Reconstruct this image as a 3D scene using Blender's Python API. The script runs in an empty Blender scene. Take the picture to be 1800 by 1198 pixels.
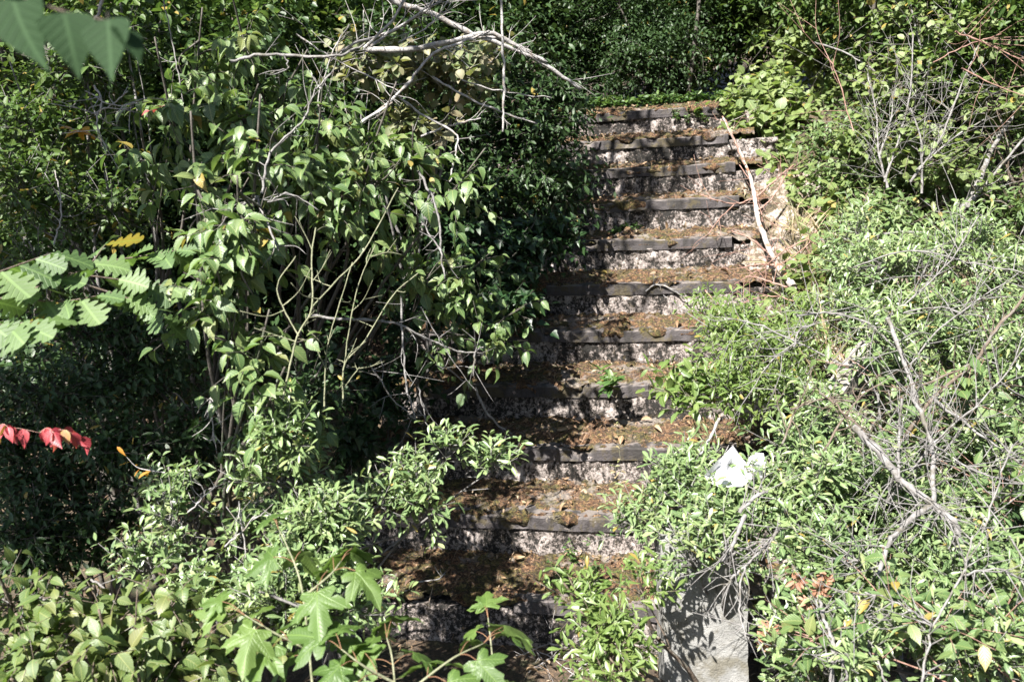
import bpy, math, zlib
import numpy as np
from mathutils import noise as MN, Vector, Matrix
R = math.radians
S = bpy.context.scene
COL = S.collection
# ---------------------------------------------------------------- camera, sky, sun, exposure
W0, H0 = 1800., 1198.
F, PITCH, YAW, ROLL = 1605.6, .2164, -.2160, -.0596
CAM = np.array([-.1138, -3.019, 1.656])
def cam_axes():
    cy, sy, cp, sp = math.cos(YAW), math.sin(YAW), math.cos(PITCH), math.sin(PITCH)
    fw = np.array([sy*cp, cy*cp, -sp]); rt = np.array([cy, -sy, 0.]); up = np.cross(rt, fw)
    c, s = math.cos(ROLL), math.sin(ROLL)
    return c*rt + s*up, -s*rt + c*up, fw
RT, UP, FW = cam_axes()
cd = bpy.data.cameras.new('camera'); cam = bpy.data.objects.new('camera', cd); COL.objects.link(cam)
cam.matrix_world = Matrix([[RT[i], UP[i], -FW[i], CAM[i]] for i in range(3)] + [[0, 0, 0, 1]])
cd.sensor_width = 36; cd.lens = F/W0*36; cd.clip_start = .05; cd.clip_end = 500
cd.dof.use_dof = True; cd.dof.focus_distance = 3.9; cd.dof.aperture_fstop = 6.0
S.camera = cam
SUN = np.array([-.20, -.62, .78]); SUN /= np.linalg.norm(SUN)          # towards the sun
w = bpy.data.worlds.new('World'); S.world = w; w.use_nodes = True
sk = w.node_tree.nodes.new('ShaderNodeTexSky'); sk.sky_type = 'NISHITA'; sk.sun_disc = False
sk.sun_elevation = math.asin(SUN[2]); sk.sun_rotation = math.atan2(SUN[0], SUN[1])
bg = w.node_tree.nodes['Background']; bg.inputs[1].default_value = .05
w.node_tree.links.new(sk.outputs[0], bg.inputs[0])
ld = bpy.data.lights.new('sun', 'SUN'); ld.energy = 5.0; ld.angle = R(.5); ld.color = (1, .96, .89)
lo = bpy.data.objects.new('sun', ld); COL.objects.link(lo)
lo.rotation_euler = Vector(-SUN).to_track_quat('-Z', 'Y').to_euler(); lo.location = (-4, -5, 8)
S.view_settings.view_transform = 'Standard'; S.view_settings.look = 'None'
S.view_settings.exposure = 2.38; S.view_settings.gamma = 1
S.cycles.max_bounces = 6; S.cycles.diffuse_bounces = 3; S.cycles.glossy_bounces = 2
S.cycles.transmission_bounces = 3; S.cycles.transparent_max_bounces = 4

T, RS = .3343, .18                               # tread and rise of the stairs
# ---------------------------------------------------------------- small tools
def at(px, py, d):                                   # photo pixel + depth -> place in the world
    return CAM + FW*d + RT*((px-900)/F*d) - UP*((py-599)/F*d)
def on_tread(px, py, k, lift=.02):                   # where the sight line of a pixel meets tread k (k = -1: the floor at the foot)
    r = FW + RT*((px-900)/F) - UP*((py-599)/F); return CAM + r*((k*RS*1. + (-.02 if k < 0 else 0) + lift - CAM[2])/r[2])
def on_riser(px, py, k, off=.02):
    r = FW + RT*((px-900)/F) - UP*((py-599)/F); return CAM + r*((k*T - off - CAM[1])/r[1])
def dep(p): return float((p-CAM) @ FW)
def nrm(a): return a/np.maximum(np.linalg.norm(a, axis=-1, keepdims=True), 1e-9)
def seed(s): return np.random.default_rng(zlib.crc32(s.encode()))
def fbm(x, y, z=0., o=3): return MN.fractal(Vector((x, y, z)), 1., 2., o)
def link(o, parent=None):
    COL.objects.link(o)
    if parent is not None: o.parent = parent
    return o
def tag(o, label=None, cat=None, group=None, kind=None):
    if label: o['label'] = label
    if cat: o['category'] = cat
    if group: o['group'] = group
    if kind: o['kind'] = kind
    return o
def empty(name, loc, label, cat, group=None):
    o = bpy.data.objects.new(name, None); o.location = loc; o.empty_display_size = .05
    return tag(link(o), label, cat, group)
class MB:
    """collects vertices and faces, then links them as one mesh"""
    def __init__(s): s.v, s.q, s.uv, s.rnd, s.n = [], [], [], [], 0
    def add(s, v, q, uv=None, rnd=None):
        v = np.asarray(v, float).reshape(-1, 3); q = np.asarray(q, int)
        s.v.append(v); s.q.append(q + s.n); s.n += len(v)
        s.uv.append(np.zeros((len(v), 2)) if uv is None else uv)
        s.rnd.append(np.zeros(len(v)) if rnd is None else np.broadcast_to(rnd, len(v)))
    def build(s, name, mat, parent=None, smooth=True, origin=None):
        v = np.concatenate(s.v); q = np.concatenate(s.q); uv = np.concatenate(s.uv); rn = np.concatenate(s.rnd)
        if origin is None: origin = np.array(parent.location) if parent is not None else np.zeros(3)
        me = bpy.data.meshes.new(name)
        me.vertices.add(len(v)); me.vertices.foreach_set('co', (v-origin).astype(np.float32).ravel())
        k = q.shape[1]
        me.loops.add(q.size); me.loops.foreach_set('vertex_index', q.astype(np.int32).ravel())
        me.polygons.add(len(q)); me.polygons.foreach_set('loop_start', np.arange(0, q.size, k, dtype=np.int32))
        try: me.polygons.foreach_set('loop_total', np.full(len(q), k, np.int32))
        except Exception: pass
        me.polygons.foreach_set('use_smooth', np.full(len(q), smooth, bool))
        me.update(calc_edges=True)
        ul = me.uv_layers.new(name='UVMap'); ul.data.foreach_set('uv', uv[q.ravel()].astype(np.float32).ravel())
        a = me.attributes.new('rnd', 'FLOAT', 'POINT'); a.data.foreach_set('value', rn.astype(np.float32))
        me.materials.append(mat); me.validate()
        o = bpy.data.objects.new(name, me)
        if parent is None: o.location = origin
        return link(o, parent)
def smooth_path(P, n=6):
    P = np.asarray(P, float)
    if len(P) < 3: return np.array([P[0]+(P[-1]-P[0])*s for s in np.linspace(0, 1, n+1)])
    Q = np.vstack([2*P[0]-P[1], P, 2*P[-1]-P[-2]]); out = []
    for i in range(1, len(Q)-2):
        for t in np.linspace(0, 1, n, endpoint=False):
            a, b, c, d = Q[i-1:i+3]
            out.append(.5*(2*b + (c-a)*t + (2*a-5*b+4*c-d)*t*t + (3*b-a-3*c+d)*t**3))
    return np.array(out + [P[-1]])
def tube(mb, P, r0, r1, k=6, rnd=0., knob=0., rng=None):
    P = np.asarray(P, float); n = len(P)
    T = nrm(np.gradient(P, axis=0)); ref = np.array([.31, .52, .8]) if abs(T[0] @ np.array([.31, .52, .8])) < .9 else np.array([1., 0, 0])
    A = nrm(np.cross(T, ref)); B = np.cross(T, A)
    rr = np.linspace(r0, r1, n)
    if knob and rng is not None: rr = rr*(1 + knob*rng.standard_normal(n).clip(-1, 2))
    th = np.arange(k)/k*2*np.pi
    v = P[:, None] + rr[:, None, None]*(A[:, None]*np.cos(th)[None, :, None] + B[:, None]*np.sin(th)[None, :, None])
    L = np.concatenate([[0], np.cumsum(np.linalg.norm(np.diff(P, axis=0), axis=1))])
    uv = np.stack([np.broadcast_to(th/6.283, (n, k)), np.broadcast_to(L[:, None], (n, k))], -1).reshape(-1, 2)
    i, j = np.meshgrid(np.arange(n-1), np.arange(k), indexing='ij'); j2 = (j+1) % k
    q = np.stack([i*k+j, i*k+j2, (i+1)*k+j2, (i+1)*k+j], -1).reshape(-1, 4)
    caps = []
    for c in (0, (n-1)*k):
        for m in range(1, k-2, 2): caps.append([c, c+m, c+m+1, c+m+2])
    mb.add(v.reshape(-1, 3), np.vstack([q, caps]), uv, rnd)
def grid(mb, X, uv=None, rnd=None):
    a, b = X.shape[:2]
    i, j = np.meshgrid(np.arange(a-1), np.arange(b-1), indexing='ij')
    mb.add(X.reshape(-1, 3), np.stack([i*b+j, i*b+j+1, (i+1)*b+j+1, (i+1)*b+j], -1).reshape(-1, 4), uv, rnd)
# ---------------------------------------------------------------- leaf shapes
ROWS = {
 'ovate': [(0, .01), (.10, .17), (.32, .27), (.58, .235), (.80, .105), (.92, .035), (1, .004)],
 'narrow': [(0, .01), (.25, .055), (.6, .14), (.86, .11), (1, .01)],
 'oblong': [(0, .01), (.2, .14), (.55, .20), (.85, .11), (1, .005)],
 'round': [(0, .02), (.12, .27), (.42, .42), (.72, .34), (.9, .14), (1, .005)],
 'small': [(0, .01), (.4, .27), (.75, .2), (1, .01)],
 'ivy': [(0, .10), (.07, .36), (.26, .42), (.42, .25), (.62, .2), (1, .005)],
 'oak': [(0, 0.016), (.07, 0.046), (.11, 0.130), (.15, 0.163), (.19, 0.143), (.22, 0.085), (.25, 0.091), (.28, 0.221), (.33, 0.286), (.38, 0.247), (.41, 0.130), (.44, 0.143), (.48, 0.325), (.54, 0.403), (.59, 0.351), (.62, 0.195), (.65, 0.195), (.69, 0.364), (.75, 0.403), (.80, 0.325), (.83, 0.195), (.86, 0.195), (.90, 0.247), (.95, 0.208), (.985, 0.117), (1, 0.026)],
 'birch': [(0, .03), (.04, .20), (.09, .31), (.14, .36), (.20, .385), (.24, .37), (.29, .375), (.34, .345), (.40, .335), (.45, .30), (.52, .275), (.58, .235), (.66, .19), (.74, .13), (.83, .075), (.92, .03), (1, .003)],
 'scrap': [(0, .2), (.5, .35), (1, .15)],
 'blade': [(0, .012), (.3, .014), (.65, .010), (1, .001)],
}
TPL = {}
for _k, _r in ROWS.items():
    v = np.array([[s*hw, y] for y, hw in _r for s in (-1, 0, 1)])
    n = len(_r); q = []
    for i in range(n-1):
        b = 3*i; q += [[b, b+1, b+4, b+3], [b+1, b+2, b+5, b+4]]
    TPL[_k] = (v, np.array(q))
def maple_tpl():
    half = [(0., 0.), (.14, -.10), (.30, -.13), (.36, -.02), (.30, .06), (.24, .12), (.38, .12), (.50, .20), (.62, .38), (.48, .38), (.44, .45), (.33, .40), (.17, .36), (.20, .52), (.24, .64), (.15, .70), (.12, .82), (.05, .90), (0, 1.0)]
    mid = [(0, y) for y in np.linspace(0, 1, 10)]
    out = [(x, y) for x, y in half] + [(-x, y) for x, y in half[-2:0:-1]]
    v = [(0, .18)] + out; n = len(out); q = []
    ring = [0]; inner = [(x*.5, .18+(y-.18)*.5) for x, y in out]
    v += inner
    for i in range(n):
        a, b = 1+i, 1+(i+1) % n; c, d = 1+n+i, 1+n+(i+1) % n
        q.append([a, b, d, c])
    for i in range(0, n-1, 2): q.append([0, 1+n+i, 1+n+i+1, 1+n+(i+2) % n])
    return np.array(v, float), np.array(q)
TPL['maple'] = maple_tpl()
def leaves(mb, P, A, N, L, kind, rng, curl=.25, fold=.25, wv=.15, rnd=None):
    """one leaf shape per row of P: axis A, normal N, length L"""
    t, q = TPL[kind]; n = len(P)
    a = nrm(A); s = nrm(np.cross(a, N)); nn = np.cross(s, a)
    cu = curl*(.3+rng.random(n)*1.4); fo = fold*(rng.random(n)*1.5); wd = 1+wv*rng.standard_normal(n).clip(-2, 2)
    sk = .25*rng.standard_normal(n)
    x = t[None, :, 0]*wd[:, None] + sk[:, None]*t[None, :, 1]**2*.3
    y = np.broadcast_to(t[None, :, 1], x.shape)
    z = fo[:, None]*np.abs(t[None, :, 0])*1.6 - cu[:, None]*t[None, :, 1]**2*.6
    if kind == 'maple': z = z - .55*(np.abs(t[None, :, 0])**1.7) + .04*np.sin(t[None, :, 0]*17+sk[:, None]*9) - fo[:, None]*np.abs(t[None, :, 0])
    y = y - .25*cu[:, None]**2*t[None, :, 1]**2
    v = P[:, None] + L[:, None, None]*(x[..., None]*s[:, None] + y[..., None]*a[:, None] + z[..., None]*nn[:, None])
    m = len(t)
    qq = (np.arange(n)[:, None, None]*m + q[None]).reshape(-1, 4)
    hw = np.abs(t[:, 0]).max()
    uv = np.stack([t[:, 0]/hw*.5+.5, t[:, 1]], -1)
    if rnd is None: rnd = rng.random(n)
    mb.add(v.reshape(-1, 3), qq, np.tile(uv, (n, 1)), np.repeat(rnd, m))

# ---------------------------------------------------------------- materials
ALB = .62                                        # reflectance level shared by all the materials
class NT:
    def __init__(s, name):
        s.m = bpy.data.materials.new(name); s.m.use_nodes = True; s.t = s.m.node_tree; s.t.nodes.clear()
    def n(s, typ, ins=None, **kw):
        o = s.t.nodes.new('ShaderNode'+typ)
        for k, v in kw.items(): setattr(o, k, v)
        for k, v in (ins or {}).items():
            if isinstance(v, bpy.types.NodeSocket): s.t.links.new(v, o.inputs[k])
            else: o.inputs[k].default_value = v
        return o
    def math(s, op, a, b=0., c=None):
        d = {0: a, 1: b}
        if c is not None: d[2] = c
        return s.n('Math', d, operation=op).outputs[0]
    def ramp(s, f, stops):
        r = s.n('ValToRGB', {0: f}); e = r.color_ramp.elements
        while len(e) < len(stops): e.new(.5)
        for i, (p, c) in enumerate(stops):
            e[i].position = p; e[i].color = tuple(x*ALB for x in c)+(1,)
        return r.outputs[0]
    def mix(s, f, a, b, mode='MIX'):
        o = s.n('Mix', data_type='RGBA', blend_type=mode)
        for k, v in ((0, f), (6, a), (7, b)):
            if isinstance(v, bpy.types.NodeSocket): s.t.links.new(v, o.inputs[k])
            else: o.inputs[k].default_value = v if k == 0 else tuple(x*(1 if mode == 'MULTIPLY' else ALB) for x in v)+(1,)
        return o.outputs[2]
    def noise(s, co, scale, det=3, rough=.5, dist=0.):
        return s.n('TexNoise', {'Vector': co, 'Scale': scale, 'Detail': det, 'Roughness': rough, 'Distortion': dist}).outputs[0]
    def out(s, sh):
        o = s.n('OutputMaterial'); s.t.links.new(sh, o.inputs[0]); return s.m
    def bump(s, h, st, d=.01):
        return s.n('Bump', {'Height': h, 'Strength': st, 'Distance': d}).outputs[0]
    def gcol(s): return s.n('TexCoord').outputs['Object']
def leaf_mat(name, cols, rough=.42, trans=.32, vein='side', spec=.5, spot=.25, blotch=(.12, .06, .02), aged=.012):
    m = NT(name); rn = m.n('Attribute', attribute_name='rnd').outputs['Fac']
    uv = m.n('TexCoord').outputs['UV']; sx = m.n('SeparateXYZ', {0: uv}); u, v = sx.outputs[0], sx.outputs[1]
    k = len(cols); c = m.ramp(rn, [(i/(k-1), cols[i]) for i in range(k)])
    du = m.math('ABSOLUTE', m.math('SUBTRACT', u, .5))
    mid = m.math('LESS_THAN', du, .035)
    h = mid
    if vein == 'side':
        st = m.math('SUBTRACT', m.math('MULTIPLY', v, 7.), m.math('MULTIPLY', du, 5.))
        fr = m.math('PINGPONG', st, .5)
        sv = m.n('MapRange', {0: fr, 1: 0., 2: .14, 3: 1., 4: 0.}).outputs[0]
        h = m.math('MAXIMUM', mid, m.math('MULTIPLY', sv, .8))
    elif vein == 'palm':
        xx = m.math('MULTIPLY', m.math('SUBTRACT', u, .5), 1.24)
        ang = m.math('ARCTAN2', xx, m.math('ADD', v, .0)); rad = m.math('SQRT', m.math('ADD', m.math('MULTIPLY', xx, xx), m.math('MULTIPLY', v, v)))
        pp = m.math('MULTIPLY', m.math('PINGPONG', ang, .46), rad)
        a1 = m.n('MapRange', {0: pp, 1: .004, 2: .016, 3: 1., 4: 0.}).outputs[0]
        st = m.math('PINGPONG', m.math('SUBTRACT', m.math('MULTIPLY', rad, 13.), m.math('MULTIPLY', pp, 12.)), .5)
        a2 = m.n('MapRange', {0: st, 1: 0., 2: .12, 3: .6, 4: 0.}).outputs[0]
        h = m.math('MAXIMUM', a1, a2)
    if aged: c = m.mix(m.math('GREATER_THAN', m.math('FRACT', m.math('MULTIPLY', rn, 53.7)), 1-aged), c, (.34, .25, .06))
    co = m.gcol(); nz = m.noise(co, 22., 4, .6)
    c = m.mix(m.n('MapRange', {0: nz, 1: .35, 2: .7, 3: 0., 4: .35}).outputs[0], c, tuple(x*.62 for x in cols[0]))
    if spot: c = m.mix(m.n('MapRange', {0: m.noise(co, 60., 3, .7), 1: .66, 2: .72, 3: 0., 4: spot}).outputs[0], c, blotch)
    c = m.mix(m.math('MULTIPLY', h, .35), c, tuple(min(1, x*1.9+.02) for x in cols[-1]))
    bp = m.bump(m.math('SUBTRACT', m.math('MULTIPLY', nz, .6), h), .35, .004)
    p = m.n('BsdfPrincipled', {'Base Color': c, 'Roughness': rough, 'Normal': bp, 'Specular IOR Level': spec})
    tc = m.mix(1., c, (1.0, 1.08, .5), 'MULTIPLY')
    tc = m.n('HueSaturation', {'Color': tc, 'Value': 1.8, 'Saturation': .95}).outputs[0]
    t = m.n('BsdfTranslucent', {'Color': tc, 'Normal': bp})
    return m.out(m.n('MixShader', {0: trans, 1: p.outputs[0], 2: t.outputs[0]}).outputs[0])
def bark_mat(name, c0, c1, scale=30., c2=None, rough=.8):
    m = NT(name); co = m.gcol(); uv = m.n('TexCoord').outputs['UV']
    a = m.noise(co, scale, 5, .65); b = m.noise(co, scale*3.3, 3, .6)
    c = m.mix(m.n('MapRange', {0: a, 1: .36, 2: .64}).outputs[0], c0, c1)
    if c2: c = m.mix(m.n('MapRange', {0: m.noise(co, scale*.45, 4, .7), 1: .54, 2: .62}).outputs[0], c, c2)
    ss = m.n('SeparateXYZ', {0: uv})
    bp = m.bump(m.math('ADD', a, b), .7, .004)
    return m.out(m.n('BsdfPrincipled', {'Base Color': c, 'Roughness': rough, 'Normal': bp}).outputs[0])
LM = {
 'dogwood': leaf_mat('dogwood_leaf', [(.05, .105, .03), (.08, .15, .045), (.11, .19, .06), (.15, .22, .075), (.20, .21, .07)], .45, .3),
 'dogwood_yellow': leaf_mat('yellowing_dogwood_leaf', [(.07, .125, .03), (.10, .165, .04), (.14, .195, .055), (.19, .19, .06)], .5, .35, spot=.6, blotch=(.16, .07, .04)),
 'oak': leaf_mat('oak_leaf', [(.055, .11, .03), (.08, .145, .04), (.115, .185, .05)], .6, .3),
 'maple': leaf_mat('maple_leaf', [(.07, .135, .025), (.10, .175, .035), (.14, .215, .05)], .5, .35, 'palm', spot=0),
 'privet': leaf_mat('privet_leaf', [(.08, .14, .055), (.14, .22, .085), (.21, .29, .115), (.33, .37, .18)], .38, .25, 'mid', spot=0),
 'privet_yellow': leaf_mat('yellow_green_privet_leaf', [(.10, .17, .04), (.15, .225, .06), (.21, .27, .075)], .42, .35, 'mid', spot=0),
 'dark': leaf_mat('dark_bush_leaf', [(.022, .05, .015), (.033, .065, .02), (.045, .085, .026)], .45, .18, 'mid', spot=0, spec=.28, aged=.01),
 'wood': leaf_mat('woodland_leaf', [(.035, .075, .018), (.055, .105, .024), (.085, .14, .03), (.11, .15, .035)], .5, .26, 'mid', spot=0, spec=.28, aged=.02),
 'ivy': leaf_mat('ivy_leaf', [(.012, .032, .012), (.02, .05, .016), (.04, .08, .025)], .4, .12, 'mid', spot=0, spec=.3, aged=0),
 'hazel': leaf_mat('lime_green_leaf', [(.12, .18, .055), (.17, .235, .075), (.24, .29, .10)], .5, .38, 'side', spot=.2),
 'red': leaf_mat('red_leaf', [(.20, .012, .022), (.36, .03, .05), (.50, .08, .09)], .5, .3, 'side', spot=.5, blotch=(.10, .03, .02), aged=.1),
 'yellow': leaf_mat('yellow_leaf', [(.45, .22, .02), (.55, .32, .03), (.5, .2, .03)], .5, .35, 'mid', spot=0),
 'pale': leaf_mat('pale_dry_leaf', [(.08, .13, .04), (.14, .18, .07), (.21, .22, .11), (.28, .25, .15), (.18, .11, .07)], .6, .25, 'mid', spot=.2),
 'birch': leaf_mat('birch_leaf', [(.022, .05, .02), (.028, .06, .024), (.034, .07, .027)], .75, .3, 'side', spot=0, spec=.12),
 'weed': leaf_mat('weed_leaf', [(.05, .11, .03), (.08, .16, .04), (.13, .2, .05)], .5, .3, 'mid', spot=0),
 'straw': leaf_mat('straw', [(.30, .22, .13), (.42, .32, .20), (.24, .20, .10), (.15, .18, .06)], .6, .2, 'none', spot=0),
 'litter': leaf_mat('leaf_litter', [(.10, .05, .025), (.20, .11, .05), (.30, .19, .10), (.42, .33, .24)], .7, .1, 'mid', spot=0),
 'dried': leaf_mat('dried_flower', [(.22, .09, .05), (.34, .16, .09), (.40, .24, .16)], .7, .15, 'none', spot=0),
}
BM = {
 'grey': bark_mat('grey_bark', (.12, .11, .105), (.25, .24, .235), 40, (.10, .09, .07)),
 'pale': bark_mat('pale_dead_bark', (.22, .205, .20), (.42, .40, .39), 45, (.22, .18, .15)),
 'birch': bark_mat('peeling_white_bark', (.30, .25, .22), (.52, .46, .43), 22, (.26, .11, .06)),
 'brown': bark_mat('brown_bark', (.07, .05, .035), (.15, .11, .08), 40, (.18, .17, .14)),
 'dark': bark_mat('dark_trunk_bark', (.045, .038, .03), (.11, .095, .08), 25, (.07, .08, .05)),
 'red': bark_mat('red_twig_bark', (.20, .10, .07), (.34, .21, .17), 50),
 'green': bark_mat('green_shoot_bark', (.14, .15, .08), (.24, .24, .15), 40),
 'petiole': bark_mat('red_leaf_stalk', (.17, .065, .035), (.20, .12, .05), 50),
}
# ---------------------------------------------------------------- ground
def Hh(x, y):
    if y < 0: b = -.2 + .38*max(0, min(1, (-y-1.2)/1.2)) * 1.
    elif y < 3.5: b = -.21 + RS*y/T
    else: b = 1.675 + .05*(y-3.5)
    if y > 9: b += .16*(y-9)
    if x > .15: b += .10*min(1, (x-.15)/.7)*max(0, min(1, (y+.6)/1.)) + .10*max(0, x-1.2)
    if x < -1.6: b += -.05 + .06*max(0, -x-2.5)
    return b
def ground_z(x, y): return Hh(x, y) + .05*fbm(x*1.3, y*1.3)*(1 if (x > .3 or x < -1.7 or y < -.15 or y > 3.8) else .1)
def axis(lo, hi, fine0, fine1, step):
    a = np.arange(fine0, fine1, step); l = fine0 - np.cumsum(step*1.16**np.arange(60)); h = fine1 + np.cumsum(step*1.16**np.arange(60))
    return np.concatenate([l[l > lo][::-1], a, h[h < hi]])
gx, gy = axis(-90, 90, -4, 4, .07), axis(-60, 120, -3.2, 7, .07)
m = NT('forest_soil'); co = m.gcol(); a = m.noise(co, 7., 6, .65); b = m.noise(co, 60., 4, .7); c_ = m.noise(co, 1.6, 3)
c = m.ramp(b, [(.3, (.018, .012, .008)), (.5, (.07, .045, .025)), (.66, (.16, .10, .055)), (.75, (.26, .20, .14))])
c = m.mix(m.n('MapRange', {0: a, 1: .5, 2: .62}).outputs[0], c, (.035, .042, .012))
SOIL = m.out(m.n('BsdfPrincipled', {'Base Color': c, 'Roughness': .9, 'Normal': m.bump(b, .9, .02)}).outputs[0])
X = np.array([[[x, y, ground_z(x, y)] for y in gy] for x in gx])
g = MB(); grid(g, X); tag(g.build('ground', SOIL), kind='structure')

# ---------------------------------------------------------------- staircase
m = NT('stained_rough_concrete'); co = m.gcol()
mp = m.n('Mapping', {'Vector': co, 'Scale': (1., 1., .22)}).outputs[0]
mp2 = m.n('Mapping', {'Vector': co, 'Scale': (1., 1., .6)}).outputs[0]
streak = m.noise(mp, 11., 5, .65, .8); mott = m.noise(mp2, 34., 5, .75, .5); peb = m.noise(co, 72., 4, .8); big = m.noise(co, 2.6, 3)
f = m.math('ADD', m.math('MULTIPLY', streak, .26), m.math('MULTIPLY', mott, .36)); f = m.math('ADD', f, m.math('MULTIPLY', peb, .42))
f = m.math('ADD', f, m.math('MULTIPLY', m.math('SUBTRACT', big, .5), .22))
c = m.ramp(f, [(.485, (.012, .010, .008)), (.515, (.045, .036, .028)), (.535, (.23, .19, .175)), (.59, (.44, .385, .36)), (.69, (.68, .62, .59))])
c = m.mix(m.n('MapRange', {0: m.noise(co, 26., 4, .7), 1: .60, 2: .66, 3: 0., 4: .7}).outputs[0], c, (.06, .042, .014))
RISER = m.out(m.n('BsdfPrincipled', {'Base Color': c, 'Roughness': .92, 'Normal': m.bump(m.math('ADD', peb, mott), 1., .014)}).outputs[0])
m = NT('dark_weathered_slab'); co = m.gcol()
a = m.noise(co, 7., 6, .7); b = m.noise(co, 110., 3, .7); st = m.noise(m.n('Mapping', {'Vector': co, 'Scale': (1., 1., .15)}).outputs[0], 14., 4, .65)
c = m.mix(m.n('MapRange', {0: a, 1: .35, 2: .68}).outputs[0], (.034, .028, .029), (.092, .080, .083))
c = m.mix(m.n('MapRange', {0: st, 1: .50, 2: .60, 3: 0., 4: .85}).outputs[0], c, (.018, .015, .013))
c = m.mix(m.n('MapRange', {0: b, 1: .45, 2: .75, 3: 0., 4: .6}).outputs[0], c, (.03, .026, .024))
lich = m.n('MapRange', {0: m.math('ADD', m.math('MULTIPLY', m.noise(co, 24., 5, .75), .8), m.math('MULTIPLY', a, .25)), 1: .665, 2: .69, 3: 0., 4: .7}).outputs[0]
c = m.mix(lich, c, (.36, .34, .34))
c = m.mix(m.n('MapRange', {0: m.noise(co, 6.5, 6, .75, .4), 1: .52, 2: .60, 3: 0., 4: .8}).outputs[0], c, (.075, .058, .024))
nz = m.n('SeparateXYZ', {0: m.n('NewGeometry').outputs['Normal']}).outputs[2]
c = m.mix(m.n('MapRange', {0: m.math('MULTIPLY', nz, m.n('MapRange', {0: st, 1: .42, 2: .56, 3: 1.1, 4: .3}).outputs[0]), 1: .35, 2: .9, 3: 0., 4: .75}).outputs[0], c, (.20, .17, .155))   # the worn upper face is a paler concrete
SLAB = m.out(m.n('BsdfPrincipled', {'Base Color': c, 'Roughness': .85, 'Normal': m.bump(m.math('ADD', a, b), .7, .008)}).outputs[0])
m = NT('tread_moss'); co = m.gcol(); a = m.noise(co, 13., 6, .72); b = m.noise(co, 85., 4, .75); d = m.noise(co, 34., 4, .7)
c = m.ramp(b, [(.38, (.014, .007, .004)), (.47, (.11, .050, .021)), (.56, (.25, .128, .055)), (.66, (.50, .345, .215))])
c = m.mix(m.n('MapRange', {0: a, 1: .46, 2: .56}).outputs[0], c, m.ramp(b, [(.38, (.016, .014, .004)), (.51, (.10, .080, .016)), (.66, (.24, .19, .05))]))
c = m.mix(m.n('MapRange', {0: d, 1: .56, 2: .64, 3: 0., 4: .8}).outputs[0], c, (.02, .013, .008))
c = m.mix(m.n('MapRange', {0: m.noise(co, 4.2, 5, .7, .5), 1: .56, 2: .63, 3: 0., 4: .75}).outputs[0], c, m.mix(b, (.16, .13, .11), (.52, .46, .42)))
MOSS = m.out(m.n('BsdfPrincipled', {'Base Color': c, 'Roughness': .95, 'Normal': m.bump(m.math('ADD', d, b), 1., .025)}).outputs[0])

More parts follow.
